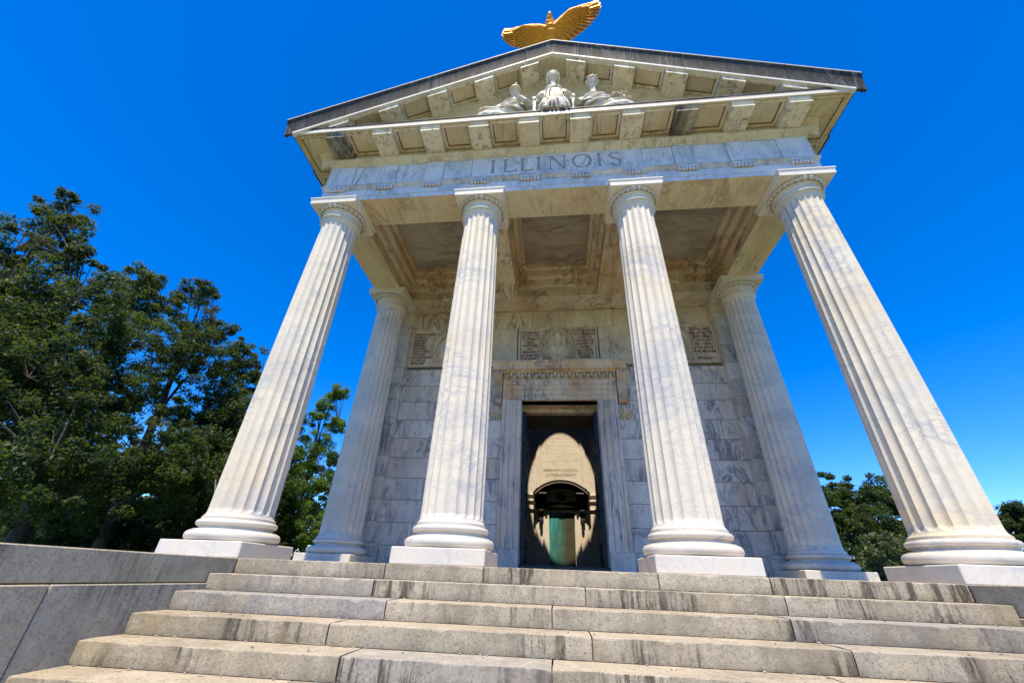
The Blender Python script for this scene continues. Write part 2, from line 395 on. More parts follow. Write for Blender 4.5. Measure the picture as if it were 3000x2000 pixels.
for i, js in enumerate(joints):
    yf = Y0 - i*TR; z1 = -i*RI; z0 = z1 - RI + .004
    es = [-XS+.004] + js + [XS-.004]
    for a, b in zip(es[:-1], es[1:]):
        sd_ += 1
        mb = worn_block(a+.005-0, b-.005, yf, yf+TR+.06, z0-GZ, z1-GZ, sd_)
        mb.v = [(x, y+.8, z) for x, y, z in mb.v]
        ob('step_block', mb, 'step', stairs, smooth=20)
mb = MB()
for i in range(11): mb.box(-XS+.01, XS-.01, Y0+.8-i*TR+.035, Y0+.8+.30, -GZ-(i+1)*RI-.01, -GZ-i*RI-.03) if i < 10 else None
ob('core', mb, 'mortar', stairs)

lt = MB(); lr_ = random.Random(77)
for q in range(230):
    st_ = lr_.choice([0,1,1,2,2,3,3,4,4,5,5,6]); x = lr_.uniform(-3.2,3.2); y = Y0-(st_-1)*TR-lr_.choice([.012, .02, lr_.uniform(.02,.28)])-.002
    if st_ == 0: continue
    z = -st_*RI+.002; r_ = lr_.uniform(.003,.009)
    lt.ell((x, y, z+r_*.4), (r_*lr_.uniform(.8,1.8), r_*lr_.uniform(.7,1.4), r_*.6), 6, 4)
lt_o = ob('leaf_and_stone_litter', lt, 'litter'); lt_o['kind'] = 'stuff'; lt_o['label'] = 'tiny pale stone and leaf crumbs lying on the treads'; lt_o['category'] = 'litter'

for sx, nm in ((-1, 'left'), (1, 'right')):
    ck = empty('cheek_wall', (sx*4.0, -2.6, GZ))
    tag(ck, 'grey granite cheek wall beside the steps, %s' % ('at the left edge of the picture' if sx < 0 else 'cut off by the right edge of the picture'), 'stair wall', 'granite cheek walls flanking the steps')
    def rel(mb): mb.v = [(x-sx*4.0, y+2.6, z-GZ) for x, y, z in mb.v]; return mb
    def xr(a, b): return (min(sx*a, sx*b), max(sx*a, sx*b))
    x0, x1 = xr(XS+.0, 4.9)
    for (ya, yb) in ((-4.35,-3.42),(-3.41,-.80)):
        ob('cap_block', rel(MB().cbox(x0, x1, ya, yb, -.205, -.002, .007)), 'cheek', ck)
    x0, x1 = xr(XS-.018, 4.9)
    for (ya, yb) in ((-4.35,-3.6),(-3.592,-2.424),(-2.416,-.80)):
        ob('wall_block', rel(MB().cbox(x0, x1, ya, yb, -.86, -.213, .007)), 'cheek', ck)
    for (ya, yb) in ((-4.35,-3.0),(-2.992,-1.6),(-1.592,-.80)):
        ob('wall_block', rel(MB().cbox(x0, x1, ya, yb, GZ+.005, -.868, .007)), 'cheek', ck)
    ob('core', rel(MB().box(*xr(XS+.04, 4.86), -4.31, -.80, GZ+.01, -.03)), 'mortar', ck)

# ------------------------------------------------------------------ the memorial temple
temple = empty('memorial_temple', (0, 0, 0))
tag(temple, 'white marble memorial temple with fluted columns, a pediment and an open bronze door', 'temple')
pod = empty('podium', (0,0,0), temple)
ob('paving', MB().box(-XO-.55, XO+.55, Y0+.33, 5.2, -.06, -.0045), 'floor', pod)
ob('base_wall', MB().box(-XO-.5, XO+.5, Y0+.36, 5.2, GZ+.003, -.062), 'cheek', pod)
for sx in (-1, 1):
    a, b = sorted((sx*(XS+.01), sx*4.9))
    ob('edge_block', MB().cbox(a, b, Y0+.004, Y0+.36, -.205, -.003, .006), 'cheek', pod)

# --- columns
def flute_ring(z, Rz, dm, w, n=20, seg=8):
    out = []
    for i in range(n):
        for j in range(seg):
            p = j/seg - .0
            q = p*2-1                       # -1..1 across the flute, arris at +-1
            d = 0 if w <= 0.02 else max(0.0, 1-(q/w)**2)*dm
            a = 2*math.pi*(i+p)/n
            out.append(((Rz-d)*math.cos(a), (Rz-d)*math.sin(a), z))
    return out
def shaft_mesh(z0=.405, z1=5.33, rb=.368, rt_=.303, n=20, seg=8):
    zs = []; mb = MB(); rows = []
    def rad(z):
        t = (z-.5)/(5.3-.5); return rb + (rt_-rb)*(t**1.35 if t > 0 else 0)
    rows.append(flute_ring(z0, rb+.035, 0, 0, n, seg)); rows.append(flute_ring(z0+.022, rb+.035, 0, 0, n, seg))
    rows.append(flute_ring(z0+.027, rb+.026, 0, 0, n, seg)); rows.append(flute_ring(z0+.05, rb+.010, 0, 0, n, seg))
    zb = z0+.072; rr = .052; dm = .030
    for t in (0, .12, .3, .55, .8, 1.0):
        w = math.sqrt(max(0, 1-(1-t)**2)); rows.append(flute_ring(zb+rr*t, rad(zb+rr*t)+.002*(1-t), dm*min(1, .35+w*.7) if t > 0 else 0, w, n, seg))
    for q in np.linspace(zb+rr+.03, z1-rr-.03, 26): rows.append(flute_ring(q, rad(q), dm*(rad(q)/rb), 1, n, seg))
    for t in (1.0, .8, .55, .3, .12, 0):
        w = math.sqrt(max(0, 1-(1-t)**2)); rows.append(flute_ring(z1-rr*t, rad(z1), dm*.82*min(1, w*1.05), w, n, seg))
    for (z, r_) in ((5.35,.306),(5.385,.318),(5.405,.332),(5.412,.340)): rows.append(flute_ring(z, r_, 0, 0, n, seg))
    N = n*seg; vs = [p for r_ in rows for p in r_]; fs = []
    for i in range(len(rows)-1):
        for j in range(N):
            j2 = (j+1) % N; fs.append((i*N+j, i*N+j2, (i+1)*N+j2, (i+1)*N+j))
    fs += [tuple(range(N))[::-1], tuple(range((len(rows)-1)*N, len(rows)*N))]
    return mb.add(vs, fs)
def arc(cx, cz, r, a0, a1, n, sx=1.0):
    return [(cx + r*sx*math.cos(R(a0+(a1-a0)*i/n)), cz + r*math.sin(R(a0+(a1-a0)*i/n))) for i in range(n+1)]
def base_prof():
    p = [(.40,.168)] + arc(.455,.225,.056,-90,90,9) + [(.452,.283),(.452,.290)]
    p += [(.425,.293),(.402,.301),(.394,.311),(.398,.320),(.412,.325)] + [(.416,.327)] + arc(.405,.362,.034,-90,90,8,1.1) + [(.403,.398),(.403,.404)]
    return p
def egg_ring(mb, zc, r0, r1, h, n=26, full=True):
    """egg-and-dart: eggs with rims and darts on a sloping ring"""
    for i in range(n):
        a = 2*math.pi*i/n
        for kind in (0, 1):
            th = a + (math.pi/n if kind else 0)
            rm = (r0+r1)/2
            ux = Vector((math.cos(th), math.sin(th), 0)); tx = Vector((-math.sin(th), math.cos(th), 0))
            sl_ = Vector((ux.x*(r1-r0), ux.y*(r1-r0), h)).normalized(); nn = tx.cross(sl_).normalized()
            c = ux*rm + Vector((0,0,zc))
            rot = Matrix((tx, nn, sl_)).transposed()
            wdt = 2*math.pi*rm/n
            if kind == 0:
                mb.ell(c, (wdt*.28, .030, h*.52), 8, 6, rot)
                L = []
                for q in range(9):
                    b = math.pi*(.08 + .84*q/8) + math.pi
                    L.append(c + tx*math.cos(b)*wdt*.36 + sl_*(math.sin(b)*h*.56 + .06*h) + nn*.006)
                L = [c + tx*(-wdt*.37) + sl_*h*.5 + nn*.006] + L + [c + tx*wdt*.37 + sl_*h*.5 + nn*.006]
                mb.tube(L, .0095, 5)
            else:
                mb.tube([c + sl_*h*.5, c + sl_*h*.0 + nn*.004, c - sl_*h*.55], [.010, .012, .003], 5)
    return mb
def make_column(mat):
    t = empty('column', (0,0,0), temple)
    ob('plinth', MB().cbox(-.5,.5,-.5,.5, .002,.165,.010), 'plinth', t)
    ob('base', MB().lathe(base_prof(), 72), 'plinth' if mat == 'shaft' else mat, t, smooth=40)
    ob('shaft', shaft_mesh(), mat, t, smooth=32)
    p = [(.325,5.412)] + arc(.338,5.434,.018,-90,90,6) + [(.336,5.458),(.322,5.464),(.326,5.53),(.335,5.560),(.352,5.568),(.352,5.578),(.360,5.584),(.366,5.590)]
    ob('capital_bell', MB().lathe(p, 72), 'capital', t, smooth=35)
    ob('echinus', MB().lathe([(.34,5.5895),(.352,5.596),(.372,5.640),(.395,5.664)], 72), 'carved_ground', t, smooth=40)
    ob('egg_and_dart', egg_ring(MB(), 5.628, .372, .412, .066), 'capital', t, smooth=60)
    ab = MB().sqstack([(.418,5.665),(.418,5.668),(.428,5.672),(.428,5.738),(.430,5.742),(.431,5.756),(.435,5.768),(.441,5.777),(.445,5.780),(.445,HT)])
    ob('abacus', ab, 'corona' if mat == 'shaft' else 'capital', t)
    return t
c0 = make_column('shaft'); spots = [(-B_,0),(-A_,0),(A_,0),(B_,0)]
for i, (x, y) in enumerate(spots):
    o = c0 if i == 0 else copy_tree(c0, temple)
    o.location = (x*S, y*S, 0); o.rotation_euler.z = R(9)+i*R(90)*0
    o['label'] = ['fluted column at the left corner of the porch','fluted column left of the door','fluted column right of the door','fluted column at the right corner of the porch'][i]
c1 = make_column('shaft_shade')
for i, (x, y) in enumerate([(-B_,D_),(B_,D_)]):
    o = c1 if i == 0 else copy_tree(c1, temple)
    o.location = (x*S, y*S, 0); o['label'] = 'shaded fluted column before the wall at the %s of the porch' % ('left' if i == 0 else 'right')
for o in list(temple.children):
    if o.name.startswith('column'):
        o.rotation_euler.z = 0
        for chd in o.children:
            if chd.name.startswith(('shaft','base')): chd.rotation_euler.z = R(random.Random(o.name).choice([0,90,180,270]))

# --- pilasters (antae) behind the rear columns
WY = 3.40
for sx in (-1, 1):
    t = empty('pilaster', (sx*B_, 3.33, 0), temple)
    hw, yf, yb = .365, -.13, .25
    zc = [.42,.795,1.22,1.65,2.076,2.5,2.92,3.354,3.743,4.16,4.60,5.05,5.36]
    for a, b in zip(zc[:-1], zc[1:]): ob('pilaster_block', MB().cbox(-hw, hw, yf, yb, a+.003, b-.003, .006), 'wall', t)
    bp = [(yb,.165),(yf-.13,.165),(yf-.15,.20),(yf-.15,.25),(yf-.12,.28),(yf-.07,.30),(yf-.06,.33),(yf-.085,.345),(yf-.085,.38),(yf-.05,.40),(yf-.01,.418),(yb,.418)]
    ob('pilaster_base', MB().prism(bp, (-hw-.12, hw+.12)), 'wall', t)
    ob('pilaster_plinth', MB().cbox(-hw-.13, hw+.13, yf-.14, yb, .002, .163, .008), 'wall', t)
    cp = [(yb,5.362),(yf-.0,5.362),(yf-.015,5.40),(yf-.03,5.41),(yf-.015,5.43),(yf-.015,5.55),(yf-.03,5.56),(yf-.07,5.64),(yf-.09,5.65),(yf-.09,5.72),(yf-.11,5.75),(yf-.11,5.795),(yb,5.795)]
    ob('pilaster_capital', MB().prism(cp, (-hw-.06, hw+.06)), 'capital', t)
    eg = MB()
    for i in range(8):
        x = -hw-.0 + (i+.5)*(2*hw)/8
        eg.ell((x, yf-.055, 5.605), (.030,.022,.040), 8, 6); eg.tube([(x+.045,yf-.07,5.64),(x+.045,yf-.045,5.57)], [.010,.004], 5)
        eg.tube([(x-.036,yf-.062,5.64),(x-.034,yf-.052,5.59),(x,yf-.035,5.56),(x+.034,yf-.052,5.59),(x+.036,yf-.062,5.64)], .008, 5)
    ob('egg_and_dart', eg, 'capital', t, smooth=60)

# --- architrave, all round the porch
ar = empty('architrave', (0,0,0), temple)
def u_sweep(mb, prof, xs_front=(-1, 1), yback=WY+.4):
    """profile given as (out, z): out = distance outwards from the architrave face; runs along left side, front and right side"""
    n = len(prof); vs = []
    for (px, py, dx, dy) in ((-XO, yback, -1, 0), (-XO, YF, -1, -1), (XO, YF, 1, -1), (XO, yback, 1, 0)):
        for (o, z) in prof: vs.append((px + dx*o, py + dy*o, z))
    fs = [tuple(range(n)), tuple(range(3*n, 4*n))]
    for i in range(3):
        for j in range(n):
            j2 = (j+1) % n; fs.append((i*n+j, i*n+j2, (i+1)*n+j2, (i+1)*n+j))
    return mb.add(vs, fs)
ob('lower_fascia', u_sweep(MB(), [(-.64,5.803),(-.012,5.803),(-.012,5.896),(-.64,5.896)]), 'soffit', ar)
ob('fascia_face', u_sweep(MB(), [(-.03,5.8045),(-.0105,5.8045),(-.0105,5.897),(-.03,5.897)]), 'frieze', ar)
ob('upper_fascia', u_sweep(MB(), [(-.3,5.899),(0,5.899),(0,6.052),(-.3,6.052)]), 'frieze', ar)
ob('taenia', u_sweep(MB(), [(-.3,6.054),(.004,6.054),(.008,6.062),(.012,6.09),(.022,6.115),(.038,6.13),(.042,6.135),(.042,6.175),(.036,6.182),(.006,6.196),(-.3,6.196)]), 'taenia', ar)
MUT = [-4.085,-3.172,-2.262,-1.357,-.455,.455,1.357,2.262,3.172,4.085]
gm = MB(); gm.box(-.175,.175, YF-.050, YF-.004, 6.096, 6.128)
for i in range(6):
    x = -.175 + .35*(i+.5)/6
    n = 10; ring = []
    for zz, rr in ((6.022,.020),(6.028,.025),(6.070,.025),(6.096,.018)): ring.append((rr, zz))
    gm.lathe(ring, 10, (x, YF-.032, 0))
gme = gm.mesh('regula', ['frieze'], 40)
for x in MUT: ob('regula', gme, None, ar, loc=(x,0,0))

# --- frieze of slabs
fr = empty('frieze', (0,0,0), temple)
ob('backing', u_sweep(MB(), [(-.3,6.197),(-.03,6.197),(-.03,6.72),(-.3,6.72)]), 'mortar', fr)
edges = [-XO,-3.84,-3.352,-2.992,-2.442,-2.082,-1.545]
def slab(x0, x1, proud, lab=None):
    o = ob('frieze_slab', MB().cbox(x0+.0035, x1-.0035, YF-proud, YF+.05, 6.1985, 6.7185, .003), 'frieze', fr); return o
for sgn in (-1, 1):
    e = edges if sgn < 0 else [-q for q in edges[::-1]]
    for i, (a, b) in enumerate(zip(e[:-1], e[1:])):
        ii = i if sgn < 0 else len(edges)-2-i
        slab(a, b, .0 if ii in (1,3,5) else .012)
for sx in (-1, 1):
    for a, b in ((YF+.055,.9),(.905,2.1),(2.105,WY+.39)):
        x0, x1 = sorted((sx*(XO-.05), sx*XO)); ob('frieze_slab', MB().cbox(x0, x1, a, b, 6.1985, 6.7185, .003), 'frieze', fr)

ob('crack', MB().tube([(-3.765,YF-.0125,6.21),(-3.745,YF-.0125,6.29),(-3.73,YF-.0125,6.36),(-3.70,YF-.0125,6.46),(-3.695,YF-.0125,6.55),(-3.67,YF-.0125,6.64),(-3.665,YF-.0125,6.715)], [.004,.0035,.005,.004,.0045,.003,.004], 5), 'core', fr)
# the inscription slab: ILLINOIS cut into the stone
def letter_polys():
    out = []                      # closed outlines (x,z) and rings
    z0, z1 = 6.288, 6.658; hh = z1-z0; tk = .052; th = .022; sf = .020
    def serif(x, z, w, upw): out.append([(x-w, z), (x+w, z), (x+w*.55, z+upw*sf), (x-w*.55, z+upw*sf)])
    def I(x):
        out.append([(x-tk/2,z0),(x+tk/2,z0),(x+tk/2,z1),(x-tk/2,z1)]); serif(x, z0-.001, .055, 1); serif(x, z1+.001, .055, -1)
    def L(x0, x1):
        xs = x0+.05; I(xs); out.append([(xs,z0-.0005),(x1-.01,z0-.0005),(x1,z0+.085),(x1-.015,z0+.085),(x1-.035,z0+.03),(xs,z0+.026)])
    I(-1.147); L(-.965,-.70); L(-.645,-.39); I(-.300)
    xa, xb = -.085, .165
    for x in (xa, xb): out.append([(x-th/2,z0 if x == xa else z0-.0),(x+th/2,z0),(x+th/2,z1),(x-th/2,z1)])
    serif(xa, z0-.001, .045, 1); serif(xb, z1+.001, .045, -1); serif(xa-.02, z1+.0015, .040, -1)
    out.append([(xa-.03,z1+.0005),(xa+.045,z1+.0005),(xb+.012,z0-.003),(xb-.012,z0-.003)])
    I(.790)
    # O: a ring with thick flanks
    n = 40; o = []; i_ = []
    for q in range(n):
        a = 2*math.pi*q/n
        o.append((.478+.182*math.cos(a), (z0+z1)/2+(hh/2+.006)*math.sin(a)))
        i_.append((.478+.132*math.cos(a-.0), (z0+z1)/2+(hh/2-.018)*math.sin(a+.0)))
    ring = (o, i_)
    # S: a stroke of changing width
    cx, zz = 1.066, (z0+z1)/2; P_ = []
    for q in range(25):
        a = R(40 + q*(230)/24); P_.append((cx + .078*math.cos(a), zz + .098 + .083*math.sin(a)))
    for q in range(1, 25):
        a = R(90 - q*(230)/24); P_.append((cx + .088*math.cos(a), zz - .092 + .090*math.sin(a)))
    Lp = []; Rp = []
    for q, p in enumerate(P_):
        a = P_[max(0,q-1)]; b = P_[min(len(P_)-1,q+1)]; d = Vector((b[0]-a[0], b[1]-a[1])).normalized(); t = q/(len(P_)-1)
        w = .012 + .017*math.exp(-((t-.5)/.17)**2)
        Lp.append((p[0]-d.y*w, p[1]+d.x*w)); Rp.append((p[0]+d.y*w, p[1]-d.x*w))
    for p, s_ in ((P_[0],1),(P_[-1],-1)): out.append([(p[0]-.012,p[1]+s_*.03),(p[0]+.014,p[1]+s_*.03),(p[0]+.010,p[1]-s_*.045),(p[0]-.004,p[1]-s_*.03)])
    return out, ring, (Lp, Rp)
polys, ring, strip = letter_polys()
cut = MB(); ya, yb = YF-.05, YF-.002
for pl in polys: cut.prism([(x, z) for x, z in pl], (ya, yb), 'y')
n = len(ring[0]); vs = [(x,y,z) for y in (ya,yb) for rg in ring for x, z in rg]; fs = []
for j in range(n):
    k2 = (j+1) % n
    fs += [(j,k2,n+k2,n+j), (2*n+j,3*n+j,3*n+k2,2*n+k2), (j,2*n+j,2*n+k2,k2), (n+j,n+k2,3*n+k2,3*n+j)]
cut.add(vs, fs)
Lp, Rp = strip
for j in range(0, len(Lp)-1):
    pass
n = len(Lp); vs = [(x,y,z) for y in (ya,yb) for rg in (Lp,Rp) for x, z in rg]; fs = []
for j in range(n-1):
    k2 = j+1; fs += [(j,k2,n+k2,n+j), (2*n+j,3*n+j,3*n+k2,2*n+k2), (j,2*n+j,2*n+k2,k2), (n+j,n+k2,3*n+k2,3*n+j)]
fs += [(0,n,3*n,2*n), (n-1,3*n-1,4*n-1,2*n-1)]
cut.add(vs, fs)
ins = slab(-1.545, 1.545, .012); ins['label'] = 'wide slab cut with large roman capitals'
co = ob('cutter', cut, 'incision')
ins.data.materials.append(M['incision'])
bo = ins.modifiers.new('b', 'BOOLEAN'); bo.object = co; bo.operation = 'DIFFERENCE'; bo.solver = 'EXACT'; bo.use_self = True
try: bo.material_mode = 'TRANSFER'
except Exception: pass
dg = bpy.context.evaluated_depsgraph_get(); me2 = bpy.data.meshes.new_from_object(ins.evaluated_get(dg))
ins.modifiers.clear(); ins.data = me2
bpy.data.objects.remove(co)

# --- horizontal cornice
hc = empty('horizontal_cornice', (0,0,0), temple)
bed = [(-.2,6.722),(.010,6.722),(.014,6.755),(.026,6.760),(.040,6.775),(.072,6.80),(.090,6.815),(.105,6.845),(.105,6.868),(.04,6.874),(-.2,6.874)]
bj = [-XO-.105,-3.53,-2.71,-1.81,-.905,.0,.9,1.8,2.7,3.55,XO+.105]
for i, (a, b) in enumerate(zip(bj[:-1], bj[1:])):
    mb = MB(); pr = [(YF-o, z) for o, z in bed]
    if i == 0 or i == len(bj)-2:
        n = len(pr); vs = []
        for x in ((a, b-.003) if i == 0 else (a+.003, b)):
            for (o, z) in bed:
                xx = (-XO-o if (i == 0 and x == a) else (XO+o if (i > 0 and x == b) else x)); vs.append((xx, YF-o, z))
        fs = [tuple(range(n)), tuple(range(n,2*n))] + [(j,(j+1)%n,n+(j+1)%n,n+j) for j in range(n)]; mb.add(vs, fs)
    else: mb.prism(pr, (a+.003, b-.003))
    ob('bed_mould', mb, 'soffit', hc)
for sx in (-1, 1):
    mb = MB(); mb.prism([(sx*(XO+o), z) for o, z in bed], (YF-.10+.11, WY+.4), 'y'); 
    ob('bed_mould', mb, 'soffit', hc)
CO = .585; SZ = 7.03
ob('soffit_slab', u_sweep(MB(), [(-.2,6.876),(.045,6.876),(.045,SZ+.022),(CO-.045,SZ+.022),(CO-.045,SZ),(CO-.002,SZ),(CO-.002,SZ+.09),(-.2,SZ+.09)]), 'soffit', hc)
# corona face in blocks, cyma above
cj = [-XO-CO,-3.52,-1.75,-.07,.56,2.30,3.48,XO+CO]
pc = [(-.02,SZ-.002),(.0,SZ-.004),(.0,SZ+.045),(-.02,SZ+.045)]
py = [(-.02,SZ+.0465),(-.004,SZ+.0465),(-.003,SZ+.072),(.000,SZ+.095),(.007,SZ+.115),(.010,SZ+.118),(.010,SZ+.134),(-.02,SZ+.134)]
for nm, prf, mt in (('corona_block', pc, 'corona'), ('cyma_block', py, 'cyma')):
    for i, (a, b) in enumerate(zip(cj[:-1], cj[1:])):
        n = len(prf); vs = []
        for q, x in enumerate((a, b)):
            for (o, z) in prf:
                xx = x + (.0025 if q == 0 else -.0025)
                if i == 0 and q == 0: xx = -XO-CO-o
                if i == len(cj)-2 and q == 1: xx = XO+CO+o
                vs.append((xx, YF-CO-o, z))
        fs = [tuple(range(n)), tuple(range(n,2*n))] + [(j,(j+1)%n,n+(j+1)%n,n+j) for j in range(n)]
        ob(nm, MB().add(vs, fs), mt, hc)
    for sx in (-1, 1):
        for (ya_, yb_, ex) in ((YF-CO+.03,-.13,0.0),(-.126,1.2,.035),(1.204,2.4,.035),(2.404,WY+.4,.035)):
            ob(nm, MB().prism([(sx*(XO+CO+o+ex), z) for o, z in prf], (ya_, yb_), 'y'), mt if nm == 'cyma_block' else 'cyma', hc)
ob('cornice_top', MB().box(-XO-CO, XO+CO, YF-CO+.02, YF+.2, SZ+.091, SZ+.133), 'cyma', hc)
MZ = 6.876
def mutule_mesh():
    w = .18; mb = MB(); yf = -.896; yb = YF-.05
    pr = [(yb,SZ+.018),(yb,MZ),(yf+.02,MZ),(yf+.02,MZ+.006),(yf,MZ+.010),(yf,MZ+.040),(yf+.010,MZ+.044),(yf+.010,MZ+.085),(yf-.006,MZ+.090),(yf-.006,SZ+.018)]
    return mb.prism(pr, (-w, w))
mm_ = mutule_mesh().mesh('mutule', ['mutule']); mk_ = mutule_mesh().mesh('mutule', ['mutule_black'])
for i, x in enumerate(MUT):
    o = ob('mutule', mk_ if i in (0, 7) else mm_, None, hc, loc=(x,0,0))
    if i in (0, 7): o['label'] = 'mutule blackened by damp'
def panel_mesh(x0, x1, ya_, yb_, z, lip=.045, d=.036):
    mb = MB(); ox = (x0+x1)/2; x0 -= ox; x1 -= ox
    for (a,b,c,e) in ((x0,x1,ya_,ya_+lip),(x0,x1,yb_-lip,yb_),(x0,x0+lip,ya_+lip,yb_-lip),(x1-lip,x1,ya_+lip,yb_-lip)): mb.box(a,b,c,e,z-d,z)
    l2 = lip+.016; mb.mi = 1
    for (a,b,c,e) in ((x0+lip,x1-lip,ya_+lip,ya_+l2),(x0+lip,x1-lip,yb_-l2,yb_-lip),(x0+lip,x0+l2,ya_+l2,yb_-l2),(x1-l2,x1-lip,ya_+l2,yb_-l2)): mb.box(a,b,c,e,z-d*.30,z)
    mb.mi = 0
    return mb
for i in range(9):
    a, b = MUT[i]+.18, MUT[i+1]-.18
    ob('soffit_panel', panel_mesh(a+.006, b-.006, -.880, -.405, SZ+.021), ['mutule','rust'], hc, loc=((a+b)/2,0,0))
for sx in (-1, 1):
    a, b = sorted((sx*(4.085+.19), sx*(XO+CO-.06)))
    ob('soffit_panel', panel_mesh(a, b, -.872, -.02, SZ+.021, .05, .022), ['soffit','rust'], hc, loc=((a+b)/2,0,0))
    a, b = sorted((sx*(XO+.06), sx*(XO+CO-.06)))
    for (ya_, yb_) in ((.0,.9),(.93,1.85),(1.88,2.8)):
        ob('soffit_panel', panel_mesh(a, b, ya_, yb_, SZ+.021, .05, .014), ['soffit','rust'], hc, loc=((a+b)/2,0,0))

# --- raking cornice, tympanum, roof
ML = .424; AZ = 9.143
rc = empty('raking_cornice', (0,0,0), temple)
sima = [(-.90,AZ),(-.952,AZ),(-.955,AZ+.05),(-.962,AZ+.11),(-.972,AZ+.17),(-.985,AZ+.23),(-1.002,AZ+.285),(-1.022,AZ+.332),(-1.030,AZ+.338),(-1.030,AZ+.357),(-.90,AZ+.357)]
sj = [-5.09,-4.02,-2.40,-.545,.545,2.40,4.02,5.09]
for i, (a, b) in enumerate(zip(sj[:-1], sj[1:])):
    xs = [a+.004 if i else a, 0, b-.004] if i == 3 else [a+.004 if i else a, b-.004 if i < 6 else b]
    mb = MB().prism(sima, xs).shear(ML)
    ob('sima_block', mb, 'sima', rc, smooth=30)
    ob('sima_fillet', MB().prism([(-.90,AZ+.3585),(-1.034,AZ+.3585),(-1.034,AZ+.376),(-.90,AZ+.376)], xs).shear(ML), 'corona', rc)
fas = [(-.88,AZ-.046),(-.964,AZ-.048),(-.966,AZ-.042),(-.966,AZ-.002),(-.88,AZ-.002)]
for i, (a, b) in enumerate(zip(sj[:-1], sj[1:])):
    xs = [a+.003, 0, b-.003] if i == 3 else [max(a,-4.93)+.003, min(b,4.93)-.003]
    ob('raking_corona', MB().prism(fas, xs).shear(ML), 'corona', rc)
RS = AZ-.030
ob('raking_soffit', MB().prism([(-.30,RS),(-.925,RS),(-.925,RS+.03),(-.30,RS+.03)], (-4.93,0,4.93)).shear(ML), 'soffit', rc)
for x in MUT:
    yf, yb = -.936, YF-.16; z0 = RS-.165
    pr = [(yb,RS-.002),(yb,z0),(yf+.015,z0),(yf+.015,z0+.005),(yf,z0+.008),(yf,z0+.045),(yf+.012,z0+.049),(yf+.012,RS-.002)]
    ob('raking_mutule', MB().prism(pr, (x-.18, x+.18)).shear(ML), 'mutule', rc)
for i in range(9):
    a, b = MUT[i]+.188, MUT[i+1]-.188; ox = (a+b)/2
    mb = panel_mesh(a, b, -.90, -.55, RS-.002, .040, .036); mb.v = [(x+ox, y, z) for x, y, z in mb.v]
    if i == 4:                       # ridge panel bends at the apex: split its long bars
        mb = MB()
        for (p, q) in ((a, 0), (0, b)):
            mb.box(p,q,-.90,-.855,RS-.038,RS-.002); mb.box(p,q,-.595,-.55,RS-.038,RS-.002)
        mb.box(a,a+.045,-.855,-.595,RS-.038,RS-.002); mb.box(b-.045,b,-.855,-.595,RS-.038,RS-.002)
    ob('raking_panel', mb.shear(ML), ['mutule','rust'], rc)
rb = [(YF+.02,RS-.40),(YF-.015,RS-.40),(YF-.02,RS-.33),(YF-.045,RS-.32),(YF-.05,RS-.27),(YF-.09,RS-.215),(YF-.15,RS-.185),(YF-.175,RS-.18),(YF-.175,RS-.14),(YF-.20,RS-.135),(YF-.20,RS-.002),(YF+.02,RS-.002)]
for a, b in ((-4.6,-2.7),(-2.7,-.9),(-.9,.9),(.9,2.7),(2.7,4.6)):
    xs = (a+.003,0,b-.003) if a < 0 < b else (a+.003,b-.003)
    ob('raking_bed_mould', MB().prism(rb, xs).shear(ML), 'soffit', rc)
ty = MB(); zt = AZ-.02
ty.prism([(-(zt-7.10)/ML,7.10),((zt-7.10)/ML,7.10),(0,zt)], (YF, YF+.25), 'y')
ob('tympanum', ty, 'mutule', temple)
ob('roof', MB().prism([(-1.0,AZ+.30),(9.0,AZ+.30),(9.0,AZ+.352),(-1.0,AZ+.352)], (-5.085,0,5.085)).shear(ML), 'sima', temple)
ob('roof_deck', MB().box(-XO+.05, XO-.05, YF+.26, 4.2, 6.90, 7.0), 'core', temple)

# --- porch ceiling: beams and three stepped coffers
ce = empty('porch_ceiling', (0,0,0), temple)
YB = 2.80; Y1 = YF+.64
def ringbox(mb, x0, x1, y0, y1, w, z0, z1):
    for (a,b,c,d) in ((x0,x1,y0,y0+w),(x0,x1,y1-w,y1),(x0,x0+w,y0+w,y1-w),(x1-w,x1,y0+w,y1-w)): mb.box(a,b,c,d,z0,z1)
for sx in (-1, 1):
    a, b = sorted((sx*.955, sx*1.725)); ob('ceiling_beam', MB().box(a, b, Y1+.001, YB-.001, 5.806, 6.72), 'coffer', ce)
ob('wall_beam', MB().box(-XO+.65, XO-.65, YB, WY+.02, 5.812, 6.72), 'wall_warm', ce)
ob('wall_beam_fillet', MB().box(-XO+.65, XO-.65, YB-.018, YB-.0005, 6.02, 6.07), 'wall_warm', ce)
ob('front_lining', MB().box(-XO+.65, XO-.65, .20, Y1, 5.899, 6.72), 'coffer', ce)
for sx in (-1, 1):
    a, b = sorted((sx*(XO-.64), sx*(XO-.32))); ob('side_lining', MB().box(a, b, .20, WY, 5.899, 6.72), 'coffer', ce)
for (x0, x1) in ((-XO+.6405,-1.7255),(-.9545,.9545),(1.7255,XO-.6405)):
    y0, y1 = Y1+.0015, YB-.0205
    fm = MB()
    ringbox(fm, x0, x1, y0, y1, .045, 6.06, 6.70)
    ringbox(fm, x0+.045, x1-.045, y0+.045, y1-.045, .022, 6.085, 6.70)
    ringbox(fm, x0+.067, x1-.067, y0+.067, y1-.067, .06, 6.28, 6.70)
    ringbox(fm, x0+.127, x1-.127, y0+.127, y1-.127, .03, 6.31, 6.70)
    ringbox(fm, x0+.157, x1-.157, y0+.157, y1-.157, .055, 6.50, 6.70)
    ringbox(fm, x0+.212, x1-.212, y0+.212, y1-.212, .016, 6.53, 6.70)
    ob('coffer_frame', fm, 'coffer', ce)
    ob('coffer_panel', MB().box(x0+.2, x1-.2, y0+.2, y1-.2, 6.645, 6.69), 'coffer_panel', ce)

